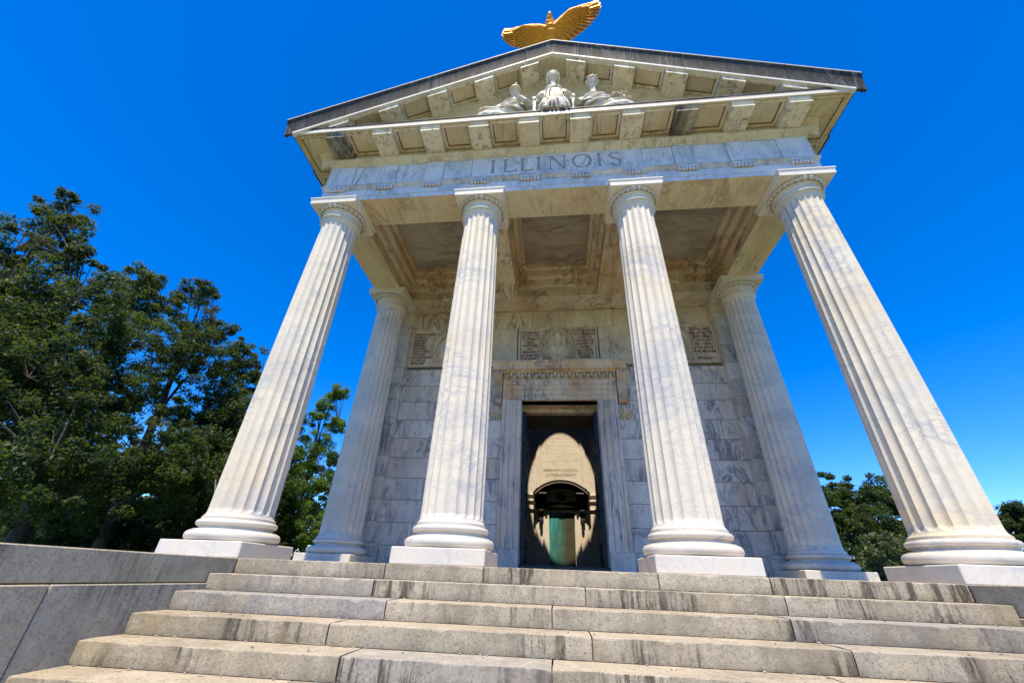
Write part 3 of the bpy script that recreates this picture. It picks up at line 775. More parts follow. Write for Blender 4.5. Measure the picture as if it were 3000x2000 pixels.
# --- porch wall of marble blocks
pw = empty('porch_wall', (0,0,0), temple)
wm = MB()
for (a, b) in ((-XO,-.86),(.86,XO)): wm.box(a, b, WY+.03, WY+1.2, .0, 5.80)
wm.box(-.86,.86, WY+.03, WY+1.2, 3.42, 5.80)
ob('backing', wm, 'mortar', pw)
cz = [.005,.382,.795,1.22,1.65,2.076,2.5,2.92,3.354,3.743]
jx = [[1.27,2.35,3.68],[1.27,1.9,2.95,3.68],[1.27,2.45,3.68],[1.27,1.75,2.85,3.68],[1.27,2.3,3.68],[1.27,1.85,2.9,3.68],[1.27,2.45,3.68],[1.27,1.7,2.8,3.68],[1.27,2.35,3.68]]
for sx in (-1, 1):
    for r_, (a, b) in enumerate(zip(cz[:-1], cz[1:])):
        js = jx[r_]
        for p, q in zip(js[:-1], js[1:]):
            x0, x1 = sorted((sx*p, sx*q)); e = rnd.uniform(-.002,.002)
            ob('wall_block', MB().cbox(x0+.004, x1-.004, WY+e, WY+.06, a+.004, b-.004, .004), 'wall', pw)
    x0, x1 = sorted((sx*1.62, sx*3.68))
    ob('string_course', MB().prism([(WY+.06,3.745),(WY-.012,3.745),(WY-.012,4.06),(WY-.035,4.075),(WY-.05,4.10),(WY-.05,4.15),(WY-.02,4.165),(WY+.06,4.165)], (x0, x1)), 'wall', pw)
    x0, x1 = sorted((sx*1.27, sx*1.618))
    ob('wall_block', MB().cbox(x0, x1, WY, WY+.06, 3.745, 4.20, .004), 'wall', pw)
    x0, x1 = sorted((sx*.985, sx*1.72)); ob('wall_block', MB().cbox(x0, x1, WY, WY+.06, 4.255, 5.288, .004), 'wall_warm', pw)
for a, b in ((-3.68,-2.0),(-1.995,-.62),(-.615,.62 if False else 1.37),(1.375,2.6),(2.605,3.68)):
    ob('wall_block', MB().cbox(a, b, WY, WY+.06, 5.292, 5.80, .004), 'wall_warm', pw)

# --- inscription tablets with wreaths
def text_mesh(body, size, align='CENTER', spacing=1.0, ext=.004, bold=.0015):
    cu = bpy.data.curves.new('t', 'FONT'); cu.body = body; cu.size = size*S; cu.align_x = align; cu.space_line = spacing
    cu.extrude = ext*S; cu.offset = bold*S; cu.space_character = 1.0; cu.resolution_u = 2
    o = bpy.data.objects.new('t', cu); COL.objects.link(o)
    me = bpy.data.meshes.new_from_object(o.evaluated_get(bpy.context.evaluated_depsgraph_get()))
    bpy.data.objects.remove(o); bpy.data.curves.remove(cu); return me
def put_text(body, size, x, z, y, mat, parent, align='CENTER', spacing=1.0, sxx=1.0, name='inscription', bold=.0015):
    me = text_mesh(body, size, align, spacing, .004, bold); me.materials.clear(); me.materials.append(M[mat])
    o = link(bpy.data.objects.new(name, me), parent); o.location = (x*S, y*S, z*S); o.rotation_euler = (R(90),0,0); o.scale = (sxx,1,1); return o
def wreath(mb, cx, cz, yy, side, rx=.36, rz=.42, a0=-80, a1=62):
    rr = random.Random(int(cx*50)+side)
    n = 15
    pts = []
    for i in range(n+1):
        a = R(a0+(a1-a0)*i/n); pts.append((cx+side*rx*math.cos(a), yy-.012, cz+rz*math.sin(a)))
    mb.tube(pts, .010, 5)
    for i in range(1, n+1):
        p = Vector(pts[i]); d = (Vector(pts[i])-Vector(pts[i-1])).normalized()
        nrm = Vector((d.z,0,-d.x))
        for s_ in (-1, 1, 0):
            v = (d*1.0 + nrm*s_*rr.uniform(.55,.85)).normalized(); L = rr.uniform(.14,.20)*(1 if s_ else .6)
            ax = Vector((0,-1,0)); sd = v.cross(ax).normalized()
            c = p + v*L*.55 + Vector((0,-.006,0))
            mb.ell(c, (L*.55,.022,.013), 6, 4, Matrix((v, ax, sd)).transposed())
def make_tablet(cx, hw):
    t = empty('tablet', (cx, WY, 4.26), temple)
    ob('tablet_slab', MB().box(-hw+.06, hw-.06, .003, .06, .0, 1.0), 'wall_warm', t)
    fm = MB()
    def fr_(x0,x1,z0,z1,w,y0):
        for (a,b,c,d) in ((x0,x1,z0,z0+w),(x0,x1,z1-w,z1),(x0,x0+w,z0+w,z1-w),(x1-w,x1,z0+w,z1-w)): fm.box(a,b,y0,.06,c,d)
    fr_(-hw,hw,-.005,1.025,.030,-.008); fr_(-hw+.030,hw-.030,.025,.995,.018,-.002)
    ob('tablet_frame', fm, 'wall_warm', t); return t
def bust(mb, cx, cz, yy):
    e = mb.ell
    e((cx,yy,cz+.21),(.085,.040,.115),14,10); e((cx-.005,yy-.012,cz+.275),(.088,.036,.062),12,8)       # head, hair
    e((cx+.062,yy-.014,cz+.20),(.022,.016,.018),8,6); e((cx+.035,yy-.018,cz+.125),(.052,.030,.050),10,7) # nose, beard
    e((cx+.03,yy-.030,cz+.235),(.032,.012,.012),8,5); e((cx-.068,yy-.018,cz+.195),(.016,.014,.026),8,5)
    e((cx-.005,yy,cz+.06),(.068,.030,.085),12,8)                       # neck
    e((cx-.02,yy+.004,cz-.12),(.150,.034,.165),16,10)                  # chest
    for s_ in (-1,1): e((cx+s_*.135,yy+.006,cz-.085),(.105,.026,.110),14,8); e((cx+s_*.165,yy+.008,cz-.19),(.070,.022,.085),12,7)
    for s_ in (-1,1): mb.tube([(cx+s_*.165,yy-.016,cz-.035),(cx+s_*.20,yy-.018,cz-.05),(cx+s_*.225,yy-.012,cz-.085)], .014, 6)
    for (p, q) in (((cx-.06,cz+.05),(cx-.01,cz-.20)),((cx+.06,cz+.05),(cx-.01,cz-.20)),((cx-.01,cz-.20),(cx-.01,cz-.28)),((cx-.20,cz-.02),(cx-.17,cz-.22)),((cx+.19,cz-.03),(cx+.17,cz-.22))):
        mb.tube([(p[0],yy-.024,p[1]),((p[0]+q[0])/2-.01,yy-.028,(p[1]+q[1])/2),(q[0],yy-.024,q[1])], .010, 5)
    for i in range(4): e((cx+.035,yy-.026,cz-.03-.06*i),(.009,.008,.009),6,4)
def squiggle(x0, z0, w, h, seed):
    rr = random.Random(seed); mb = MB(); pts = []; n = 40
    for i in range(n+1):
        t = i/n; pts.append((x0+w*t+.02*math.sin(t*40), -.004, z0 + h*(.5*math.sin(t*31+seed)*(.4+.6*abs(math.cos(t*5)))+.25*math.sin(t*9))))
    return mb.tube(pts, .007, 4)
t = make_tablet(0.0, .955)
bb = MB(); bust(bb, 0, .52, .0); bb.v = [(x, y*2.0, z) for x, y, z in bb.v]; ob('portrait_relief', bb, 'relief', t, smooth=50)
wr = MB(); wreath(wr,0,.50,0,-1); wreath(wr,0,.50,0,1); wr.v = [(x, y*1.8, z) for x, y, z in wr.v]; ob('wreath', wr, 'relief', t, smooth=50)
put_text('WE HAVE BUT\nLITTLE TO DO\nTO PRESERVE\nPEACE,\nHAPPINESS\nAND\nPROSPERITY\nAT HOME AND\nTHE RESPECT', .094, -.655, .865, .0, 'letters', t, sxx=.72, spacing=.97)
put_text('OF OTHER NATIONS\nOUR EXPERIENCE\nOUGHT TO\nTEACH US THE\nNECESSITY OF\nTHE FIRST,\nOUR POWER\nSECURES THE\nLATTER.', .094, .655, .895, .0, 'letters', t, sxx=.66, spacing=.97)
ob('signature', squiggle(.50,.075,.34,.045,2), 'letters', t)
t = make_tablet(-2.70, .955)
wr = MB(); wreath(wr,.0,.50,0,-1); wreath(wr,.0,.50,0,1); ob('wreath', wr, 'relief', t, smooth=50)
bb = MB(); bust(bb, 0, .52, .0); bb.v = [(x, y*2.0, z) for x, y, z in bb.v]; ob('portrait_relief', bb, 'relief', t, smooth=50)
put_text('THE MYSTIC CHORDS\nOF MEMORY,\nSTRETCHING\nFROM EVERY\nBATTLEFIELD\nAND PATRIOT\nGRAVE, TO EVERY\nLIVING HEART\nAND HEARTHSTONE\nALL OVER THIS\nBROAD LAND', .088, -.89, .88, .0, 'letters', t, align='LEFT', sxx=.60, spacing=.93)
t = make_tablet(2.70, .955)
wr = MB(); wreath(wr,.0,.50,0,-1); wreath(wr,.0,.50,0,1); ob('wreath', wr, 'relief', t, smooth=50)
bb = MB(); bust(bb, 0, .52, .0); bb.v = [(x, y*2.0, z) for x, y, z in bb.v]; ob('portrait_relief', bb, 'relief', t, smooth=50)
put_text('OF THE OHIO\nAND UPON THE\nGREEN HILLS\nOF KENTUCKY\nAND THERE\nIS THE GRAVE\nOF MY MOTHER', .10, .645, .86, .0, 'letters', t, sxx=.72, spacing=1.0)
ob('signature', squiggle(.46,.12,.36,.06,5), 'letters', t)

# --- doorcase
dc = empty('doorcase', (0,0,0), temple)
DX, DZ = .84, 3.355
for sx in (-1, 1):
    def bx(a, b): return sorted((sx*a, sx*b))
    jm = MB()
    for (a, b, y) in ((DX,.955,-.055),(.955,1.075,-.075),(1.075,1.195,-.095),(1.195,1.262,-.115)): jm.cbox(*bx(a+.0005,b-.0005), WY+y, WY+.26, .384, DZ+ (b-DX)*1.02 if False else DZ, .003)
    jm.box(*bx(DX+.002,1.25), WY+.02, WY+.5, .384, DZ)
    ob('jamb', jm, 'jamb', dc)
    ob('jamb_plinth', MB().cbox(*bx(DX-.004,1.285), WY-.135, WY+.5, .006, .381, .006), 'wall', dc)
    # console bracket
    x0, x1 = bx(1.285, 1.485); cb = empty('console', ((x0+x1)/2, WY, 0), temple); w = (x1-x0)/2
    pr = [(.02,4.02),(-.20,4.02),(-.235,3.99),(-.24,3.93),(-.21,3.88),(-.15,3.83),(-.11,3.72),(-.09,3.58),(-.10,3.46),(-.14,3.40),(-.15,3.34),(-.12,3.28),(-.06,3.255),(.02,3.25)]
    ob('scroll', MB().prism(pr, (-w, w)), 'doorcase', cb)
    rg = MB()
    for q in range(5):
        x = -w*.72+q*w*.36
        rg.tube([(x,-.235,3.93),(x,-.205,3.88),(x,-.15,3.82),(x,-.112,3.70),(x,-.094,3.58),(x,-.104,3.46),(x,-.145,3.38)], .014, 6)
    ob('reeding', rg, 'doorcase', cb, smooth=60)
    rs = MB()
    rs.ell((0,-.245,3.955),(.028,.02,.028),8,6)
    for q in range(8):
        a = 2*math.pi*q/8; rs.ell((.045*math.cos(a),-.24,3.955+.038*math.sin(a)),(.022,.016,.022),6,5)
    ob('rosette', rs, 'doorcase', cb, smooth=60)
    lf = MB()
    for q in range(7):
        a = R(-62+q*20.7); v = Vector((math.sin(a)*.8,0,-math.cos(a))).normalized(); ax = Vector((0,-1,0)); sd2 = v.cross(ax)
        lf.ell((v.x*.10,-.055,3.20+v.z*.14),(.15,.035,.026),8,6,Matrix((v,ax,sd2)).transposed())
    for q in range(3):
        lf.ell((0,-.075-.01*q,3.16-.05*q),(.04,.03,.07),8,6)
    ob('acanthus_leaf', lf, 'doorcase', cb, smooth=60)
ln = MB()
for (d, y) in ((.115,-.055),(.235,-.075),(.355,-.095),(.422,-.115)):
    pass
zz = [DZ, DZ+.115, DZ+.235, DZ+.355, DZ+.47]; ys = (-.055,-.075,-.095,-.115); xo = (.955,1.075,1.195,1.262)
for i in range(4): ln.cbox(-xo[i]+.0005, xo[i]-.0005, WY+ys[i], WY+.26, zz[i]+.001, zz[i+1], .003)
ln.box(-1.25,1.25, WY+.02, WY+.50, DZ+.001, zz[4]-.01)
for i in range(3):                                   # the jamb fascias run up and mitre into the lintel
    for sx in (-1, 1):
        a, b = sorted((sx*xo[i], sx*xo[i+1])); ln.cbox(a+.0005, b-.0005, WY+ys[i+1], WY+.26, DZ+.001, zz[i+1]+.0, .003)
ob('lintel', ln, 'doorcase', dc)
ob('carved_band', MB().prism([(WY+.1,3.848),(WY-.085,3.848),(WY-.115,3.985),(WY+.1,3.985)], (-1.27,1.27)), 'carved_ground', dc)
eb = MB()
eb.prism([(WY+.1,3.828),(WY-.118,3.828),(WY-.135,3.834),(WY-.135,3.845),(WY-.118,3.847),(WY+.1,3.847)], (-1.27,1.27)); eb.prism([(WY+.1,3.986),(WY-.165,3.986),(WY-.165,3.996),(WY+.1,3.996)], (-1.27,1.27))
n = 15
for i in range(n):
    x = -1.245 + 2.49*(i+.5)/n; p = 2.49/n
    eb.ell((x, WY-.120, 3.925), (p*.28,.045,.058), 10, 8)
    eb.tube([(x-p*.39,WY-.155,3.985),(x-p*.38,WY-.15,3.915),(x-p*.22,WY-.140,3.862),(x,WY-.134,3.848),(x+p*.22,WY-.140,3.862),(x+p*.38,WY-.15,3.915),(x+p*.39,WY-.155,3.985)], .011, 6)
    eb.tube([(x+p*.5,WY-.156,3.985),(x+p*.5,WY-.15,3.92),(x+p*.5,WY-.134,3.852)], [.011,.011,.004], 6)
ob('egg_and_dart', eb, 'doorcase', dc, smooth=50)
ob('door_cornice', MB().prism([(WY+.1,3.997),(WY-.18,3.997),(WY-.20,4.01),(WY-.28,4.03),(WY-.285,4.035),(WY-.285,4.09),(WY-.30,4.10),(WY-.315,4.14),(WY-.345,4.175),(WY-.355,4.18),(WY-.355,4.215),(WY+.1,4.235)], (-1.50,1.50)), 'doorcase', dc)
ob('threshold', MB().cbox(-DX-.01, DX+.01, WY-.02, WY+.55, .006, .135, .008), 'bronze', dc)
ob('inner_lintel', MB().box(-DX-.02, DX+.02, WY+.505, WY+.70, 3.27, 3.60), 'doorcase', dc)
pas = MB()
for sx in (-1, 1):
    a, b = sorted((sx*(DX+.004), sx*(DX+.4))); pas.box(a, b, WY+.505, 5.15, .0, 3.6)
pas.box(-DX-.3, DX+.3, WY+.71, 5.15, 3.30, 3.6)
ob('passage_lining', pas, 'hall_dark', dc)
for sx in (-1, 1):
    o = empty('door_leaf', (sx*.80, WY+.30, .14), temple)
    a, b = (-.03,.03)
    ob('leaf_panel', MB().cbox(a, b, 0, .80, 0, 3.08, .006), 'bronze', o)
    pn = MB()
    for j in range(5):
        z0 = .12+j*.59
        for (p, q, c_, d_) in ((.07,.73,z0,z0+.04),(.07,.73,z0+.46,z0+.50),(.07,.11,z0+.04,z0+.46),(.69,.73,z0+.04,z0+.46)):
            pn.box(-.046,.046,p,q,c_,d_)
        pn.ell((0,.40,z0+.25),(.055,.12,.12),10,8)
    ob('panel_moulding', pn, 'bronze', o, smooth=40)

# --- the round hall behind, with its open eye
ro = empty('rotunda', (.1,10,0), temple)
def ring_wall(r0, r1, z0, z1, n=96, gap=None, back=False):
    mb = MB(); 
    for i in range(n):
        a0 = 2*math.pi*i/n; a1 = 2*math.pi*(i+1)/n; am = (a0+a1)/2
        if gap and abs((am - 1.5*math.pi)) < gap: continue
        if back and abs(am-.5*math.pi) < R(33): rq = r0+.31
        else: rq = r0
        P4 = [((rq if r == r0 else r)*math.cos(a), (rq if r == r0 else r)*math.sin(a)) for r, a in ((r0,a0),(r1,a0),(r1,a1),(r0,a1))]
        _ = [(r*math.cos(a), r*math.sin(a)) for r, a in ((r0,a0),(r1,a0),(r1,a1),(r0,a1))]
        mb.prism(P4, (z0, z1), 'z')
    return mb
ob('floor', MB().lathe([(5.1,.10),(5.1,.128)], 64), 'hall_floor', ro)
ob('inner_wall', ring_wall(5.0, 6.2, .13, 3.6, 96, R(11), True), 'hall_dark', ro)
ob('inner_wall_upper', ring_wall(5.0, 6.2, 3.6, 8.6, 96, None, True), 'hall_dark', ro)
for i in range(22):  # back sector in a paler, lit copy of the hall marble, around the sun patch
    z0 = .13+i*.375
    for q in range(6):
        a0, a1 = R(90-33.5+q*11.2+(i % 2)*5.6-2.8), R(90-33.5+(q+1)*11.2+(i % 2)*5.6-2.8-.08)
        a0 = max(a0, R(90-33.6)); a1 = min(a1, R(90+33.6))
        if a1-a0 < .02: continue
        am = (a0+a1)/2
        ob('hall_block', MB().prism([(r_*math.cos(a), r_*math.sin(a)) for r_, a in ((5.0,a0),(5.3,a0),(5.3,am),(5.3,a1),(5.0,a1),(5.0,am))], (z0+.002, z0+.373), 'z'), 'inner', ro)
ob('podium', ring_wall(6.21, 6.5, GZ, .5, 96, R(45)), 'cheek', ro)
for i, z in enumerate((2.66,3.02,3.28)):
    mb = MB(); pr = [(5.01,z-.05),(4.95,z-.045),(4.92,z),(4.92,z+.03),(5.01,z+.035)]
    vs = []; fs = []; n = 120; m_ = len(pr); a0 = 1.5*math.pi+R(14); a1 = 3.5*math.pi-R(14)
    for q in range(n+1):
        a = a0+(a1-a0)*q/n
        for (r_, zq) in pr: vs.append((r_*math.cos(a), r_*math.sin(a), zq))
    for q in range(n):
        for j in range(m_): fs.append((q*m_+j, q*m_+(j+1)%m_, (q+1)*m_+(j+1)%m_, (q+1)*m_+j))
    ob('string_moulding', mb.add(vs, fs), 'inner', ro)
dm = MB(); pr = []; R0 = 1.60; zo = 13.10
th0 = math.acos(R0/5.0); 
inn = [(5.0*math.cos(th0*i/24), 8.6+ (zo-8.6)*math.sin(th0*i/24)/math.sin(th0)) for i in range(25)]
outp = [(R0, zo+.95)] + [(6.3*math.cos(t), 8.6+(zo+.92-8.6)/math.sin(math.acos((R0+.05)/6.3))*math.sin(t)) for t in [math.acos(min(1,(R0+.05)/6.3))*(1-i/24) for i in range(25)]]
pr = inn + outp
vs = []; fs = []; n = 96; m_ = len(pr)
for q in range(n):
    a = 2*math.pi*q/n
    for (r_, z) in pr: vs.append((r_*math.cos(a), r_*math.sin(a), z))
for q in range(n):
    for j in range(m_): fs.append((q*m_+j, q*m_+(j+1)%m_, ((q+1)%n)*m_+(j+1)%m_, ((q+1)%n)*m_+j))
ob('dome', dm.add(vs, fs), 'hall_dark', ro)

# inscription panel of the hall
ip = empty('hall_panel', (.115,14.86,0), temple)
for i in range(9):
    z0 = 3.72+i*.375; sp = 0 if i % 2 else rnd.choice([-.3,.25,.4])
    for (a, b) in ((-.955,sp),(sp,.955)):
        if i % 2 and a == -.955: a, b = -.955, .955
        elif i % 2: continue
        ob('panel_block', MB().cbox(a+.003, b-.003, 0, .4, z0+.003, z0+.372, .005), 'inner', ip)
fm = MB()
for sx in (-1, 1): fm.cbox(*sorted((sx*.965, sx*1.19)), -.06, .4, 3.60, 7.3, .006)
fm.cbox(-1.19, 1.19, -.0605, .4, 7.302, 7.5, .006)
ob('panel_frame', fm, 'inner', ip)
put_text('ABRAHAM LINCOLN\nULYSSES·S·GRANT', .185, .0, 4.375, -.004, 'inner_text', ip, sxx=.97, spacing=1.14, bold=-.002)

# doorcase with curved pediment in the hall, and its green bronze door
hd = empty('hall_doorcase', (.11,14.80,0), temple)
def arc_band(mb, r0, r1, half, zc, y0, y1, n=24):
    pts = []
    for i in range(n+1):
        a = -half+2*half*i/n; pts.append((r0*math.sin(a), zc+r0*math.cos(a), r1*math.sin(a), zc+r1*math.cos(a)))
    vs = []; fs = []
    for (xi,zi,xo_,zo_) in pts: vs += [(xi,y0,zi),(xo_,y0,zo_),(xo_,y1,zo_),(xi,y1,zi)]
    for i in range(n):
        for j in range(4): fs.append((i*4+j, i*4+(j+1)%4, i*4+4+(j+1)%4, i*4+4+j))
    fs += [(0,1,2,3), tuple(range(4*n,4*n+4))]
    return mb.add(vs, fs)
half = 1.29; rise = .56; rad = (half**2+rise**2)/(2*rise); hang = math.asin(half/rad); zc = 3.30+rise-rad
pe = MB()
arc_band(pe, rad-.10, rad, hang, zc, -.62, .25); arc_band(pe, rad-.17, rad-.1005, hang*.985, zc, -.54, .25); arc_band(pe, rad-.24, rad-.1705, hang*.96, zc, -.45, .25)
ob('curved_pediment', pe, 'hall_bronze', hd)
ob('pediment_fillet', arc_band(MB(), rad-.118, rad-.103, hang*.975, zc, -.626, -.545), 'inner', hd)
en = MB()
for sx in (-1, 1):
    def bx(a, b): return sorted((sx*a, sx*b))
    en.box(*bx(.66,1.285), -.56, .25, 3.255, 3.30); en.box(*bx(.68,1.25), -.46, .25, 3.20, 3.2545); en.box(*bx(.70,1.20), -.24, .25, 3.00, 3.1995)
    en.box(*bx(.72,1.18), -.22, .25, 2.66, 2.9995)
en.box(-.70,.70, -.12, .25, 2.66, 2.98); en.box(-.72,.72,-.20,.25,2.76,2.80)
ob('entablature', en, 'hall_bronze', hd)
ef = MB()
for sx in (-1, 1):
    ef.box(*sorted((sx*.665, sx*1.28)), -.572, -.561, 3.285, 3.30); ef.box(*sorted((sx*.685, sx*1.245)), -.475, -.4605, 3.225, 3.25)
ob('entablature_fillet', ef, 'inner', hd)
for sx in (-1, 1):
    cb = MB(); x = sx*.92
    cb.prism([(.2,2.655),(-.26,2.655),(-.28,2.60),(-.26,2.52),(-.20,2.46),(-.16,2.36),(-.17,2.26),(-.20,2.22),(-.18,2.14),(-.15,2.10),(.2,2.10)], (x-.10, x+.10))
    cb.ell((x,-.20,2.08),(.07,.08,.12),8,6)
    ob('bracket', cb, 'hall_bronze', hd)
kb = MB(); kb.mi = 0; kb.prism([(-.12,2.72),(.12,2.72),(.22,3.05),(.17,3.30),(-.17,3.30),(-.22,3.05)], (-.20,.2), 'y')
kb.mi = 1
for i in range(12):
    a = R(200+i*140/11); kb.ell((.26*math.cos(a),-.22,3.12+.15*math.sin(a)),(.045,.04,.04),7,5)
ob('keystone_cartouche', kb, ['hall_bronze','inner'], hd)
fj = MB()
for sx in (-1, 1):
    for a, b, y in ((.575,.655,-.05),(.655,.75,-.09),(.75,.85,-.13)): fj.box(*sorted((sx*a, sx*b)), y, .25, .13, 2.655-.0)
    fj.box(*sorted((sx*.852, sx*1.18)), -.03, .25, .13, 2.65)
fj.box(-.575,.575,-.05,.25,2.53,2.655)
ob('architrave_frame', fj, 'inner', hd)
hdr = empty('hall_door', (.10,14.84,.13), temple)
ob('door_panel', MB().cbox(-.57,.57,-.02,.04,0,2.395,.01), 'verdigris', hdr)
pn = MB()
for i in range(2):
    for j in range(4):
        x0 = -.48+i*.5; z0 = .10+j*.56
        for (p,q,c_,d_) in ((x0,x0+.44,z0,z0+.035),(x0,x0+.44,z0+.47,z0+.505),(x0,x0+.035,z0+.035,z0+.47),(x0+.405,x0+.44,z0+.035,z0+.47)): pn.box(p,q,-.0245,-.021,c_,d_)
ob('panel_moulding', pn, 'verdigris', hdr)

# ------------------------------------------------------------------ figures in the pediment
def remesh(mb, name, mat, vox, parent, smooth_it=3):
    me = mb.mesh(name, mat); o = bpy.data.objects.new(name, me); COL.objects.link(o)
    md = o.modifiers.new('r', 'REMESH'); md.mode = 'VOXEL'; md.voxel_size = vox*S; md.use_smooth_shade = True
    sm = o.modifiers.new('s', 'SMOOTH'); sm.factor = .5; sm.iterations = smooth_it
    me2 = bpy.data.meshes.new_from_object(o.evaluated_get(bpy.context.evaluated_depsgraph_get()))
    o.modifiers.clear(); o.data = me2; me2.name = name
    if not me2.materials: me2.materials.append(M[mat])
    o.parent = parent; return o
def head(mb, c, r, yaw, tilt=0.0, hair='cap', seed=1):
    rot = Matrix.Rotation(yaw, 3, 'Z') @ Matrix.Rotation(tilt, 3, 'X')
    def P(x, y, z): v = rot @ Vector((x, y, z)); return (c[0]+v.x*r, c[1]+v.y*r, c[2]+v.z*r)
    def E(x, y, z, a, b, d, n=14, q=10): mb.ell(P(x,y,z), (a*r,b*r,d*r), n, q, rot)
    E(0,.06,.16,.76,.88,.86,20,14)               # skull
    E(0,-.18,-.30,.60,.66,.72,18,12)             # face
    E(0,-.52,-.72,.26,.24,.20)                   # chin
    E(0,-.90,-.18,.11,.17,.25); E(0,-.78,.06,.10,.12,.22)   # nose
    E(-.30,-.70,.10,.24,.13,.075); E(.30,-.70,.10,.24,.13,.075)   # brows
    E(-.27,-.67,-.08,.15,.10,.085); E(.27,-.67,-.08,.15,.10,.085)   # eyes
    E(0,-.76,-.45,.22,.10,.055); E(0,-.73,-.55,.18,.10,.055)         # lips
    E(-.34,-.50,-.30,.22,.22,.22); E(.34,-.50,-.30,.22,.22,.22)     # cheeks
    E(-.72,-.02,-.12,.10,.18,.26); E(.72,-.02,-.12,.10,.18,.26)      # ears
    mb.tube([P(0,.10,-.6), P(0,.14,-1.05), P(0,.18,-1.5)], [.44*r,.42*r,.56*r], 14)
    rr = random.Random(seed)
    if hair == 'veil':
        for i in range(9):
            a = R(-105+i*26); mb.tube([P(.80*math.sin(a),-.35+.0,.30+.62*math.cos(a)), P(.95*math.sin(a),.2,.22+.78*math.cos(a)), P(.9*math.sin(a),.6,.1+.6*math.cos(a))], .17*r, 8)
        for s_ in (-1,1): mb.tube([P(s_*.82,-.28,.35), P(s_*.92,-.12,-.25), P(s_*.80,.0,-.85), P(s_*.65,.1,-1.25)], [.2*r,.23*r,.2*r,.15*r], 8)
    elif hair == 'helmet':
        E(0,.10,.36,.88,.96,.72,18,12)
        mb.tube([P(0,-.80,.52),P(0,-.55,1.05),P(0,.1,1.28),P(0,.75,1.02),P(0,1.05,.4)], [.10*r,.16*r,.18*r,.16*r,.10*r], 8)
        mb.tube([P(-.82,-.1,.22),P(-.55,-.72,.40),P(0,-.90,.44),P(.55,-.72,.40),P(.82,-.1,.22)], .11*r, 8)
        E(0,1.05,-.1,.34,.34,.36)
    else:
        for i in range(46):
            a = rr.uniform(0, 6.28); e = rr.uniform(.05, 1.35)
            x, y, z_ = math.cos(a)*math.cos(e), math.sin(a)*math.cos(e), math.sin(e)
            if y < -.55 and z_ < .45: continue
            E(.82*x, .06+.90*y, .18+.86*z_, .20, .20, .18, 8, 6)
        for i in range(7): E(-.6+.2*i, -.62+.0*i, .62+.10*math.sin(i*2.1), .15,.15,.14,8,6)
def folds(mb, a, b, n, spread, sag, r, seed, ydir=-1):
    n = max(4, int(n*.72)); r *= 1.02; sag *= 1.25
    rr = random.Random(seed); a = Vector(a); b = Vector(b)
    for i in range(n):
        t = (i/(n-1)-.5); off = spread*t
        p0 = a + Vector((off*.7, 0, rr.uniform(-.02,.02))); p3 = b + Vector((off*1.25, 0, rr.uniform(-.03,.03)))
        mid = (p0+p3)/2 + Vector((rr.uniform(-.02,.02), ydir*sag*(1-abs(t)*1.2), rr.uniform(-.02,.02)))
        mb.tube([p0, (p0+mid)/2+Vector((0,ydir*sag*.3,0)), mid, (p3+mid)/2+Vector((0,ydir*sag*.2,0)), p3], [r*.7, r, r*1.1, r, r*.8], 7)
def swags(mb, a, b, n, drop, yo, r, seed):
    rr = random.Random(seed); a = Vector(a); b = Vector(b)
    for i in range(n):
        t = (i+.6)/n; pts = []
        for q in range(9):
            u = q/8; p = a+(b-a)*u; sg = 4*u*(1-u)
            pts.append((p.x*(1-.10*t), p.y - yo*sg*(.75+.25*t) - .012*math.sin(q+i), p.z - drop*t*(.30+.70*sg) + rr.uniform(-.008,.008)))
        mb.tube(pts, [r*.6]+[r*(.8+.5*rr.random()) for _ in range(7)]+[r*.6], 7)
PZ = 7.165; PY = -.62
# central enthroned figure
def scaled(mb, start, kx, kz, dy):
    mb.v[start:] = [(x*kx, y+dy, z*kz) for x, y, z in mb.v[start:]]
f1 = empty('pediment_statue', (.0, PY, PZ))
tag(f1, 'white marble veiled figure enthroned at the centre of the pediment', 'statue', 'marble figures in the pediment')
b = MB()
b.ell((0,.02,1.10),(.27,.15,.16),20,12); b.ell((0,.02,.86),(.24,.16,.36),20,14); b.ell((0,.0,.52),(.30,.20,.26),18,12)
b.tube([(-.10,.04,1.20),(-.25,.02,1.12),(-.33,-.01,.92),(-.34,-.10,.72),(-.24,-.20,.62)], [.08,.09,.08,.07,.055], 12)
b.tube([(.10,.04,1.20),(.25,.02,1.12),(.33,-.01,.94),(.35,-.10,.74),(.26,-.20,.64)], [.08,.09,.08,.07,.055], 12)
for s_ in (-1,1):
    b.tube([(s_*.15,.08,.40),(s_*.17,-.12,.40),(s_*.17,-.17,.26),(s_*.17,-.16,.05)], [.16,.15,.12,.11], 14)
folds(b, (0,-.11,1.16), (0,-.19,.50), 12, .26, .02, .017, 3); swags(b, (-.20,-.07,1.20), (.20,-.07,1.20), 3, .12, .09, .016, 4)
for s_ in (-1,1): folds(b, (s_*.22,-.06,1.12), (s_*.30,-.14,.50), 6, .12, .03, .018, 7+s_)
folds(b, (0,-.22,.44), (0,-.24,.03), 12, .5, .04, .026, 5)
scaled(b, 0, .86, .80, -.10)
b.tube([(0,-.06,.90),(0,-.08,1.10),(0,-.10,1.34)], [.10,.066,.062], 14)
head(b, (0,-.12,1.45), .130, 0.0, .50, 'veil', 1)
remesh(b, 'body', 'statue', .0066, f1, 1)
ch = MB(); ch.cbox(-.30,.30,.03,.16,.02,1.04,.012); ch.cbox(-.31,-.20,-.05,.06,.90,1.05,.010); ch.cbox(.20,.31,-.05,.06,.90,1.05,.010)
for s_ in (-1,1):
    ch.cbox(*sorted((s_*.33,s_*.40)),-.13,.16,.02,.69,.010); ch.cbox(*sorted((s_*.325,s_*.405)),-.15,.0,.692,.78,.010)
ch.cbox(.13,.23,-.10,.0,1.052,1.075,.008)
ob('throne', ch, 'statue', f1)
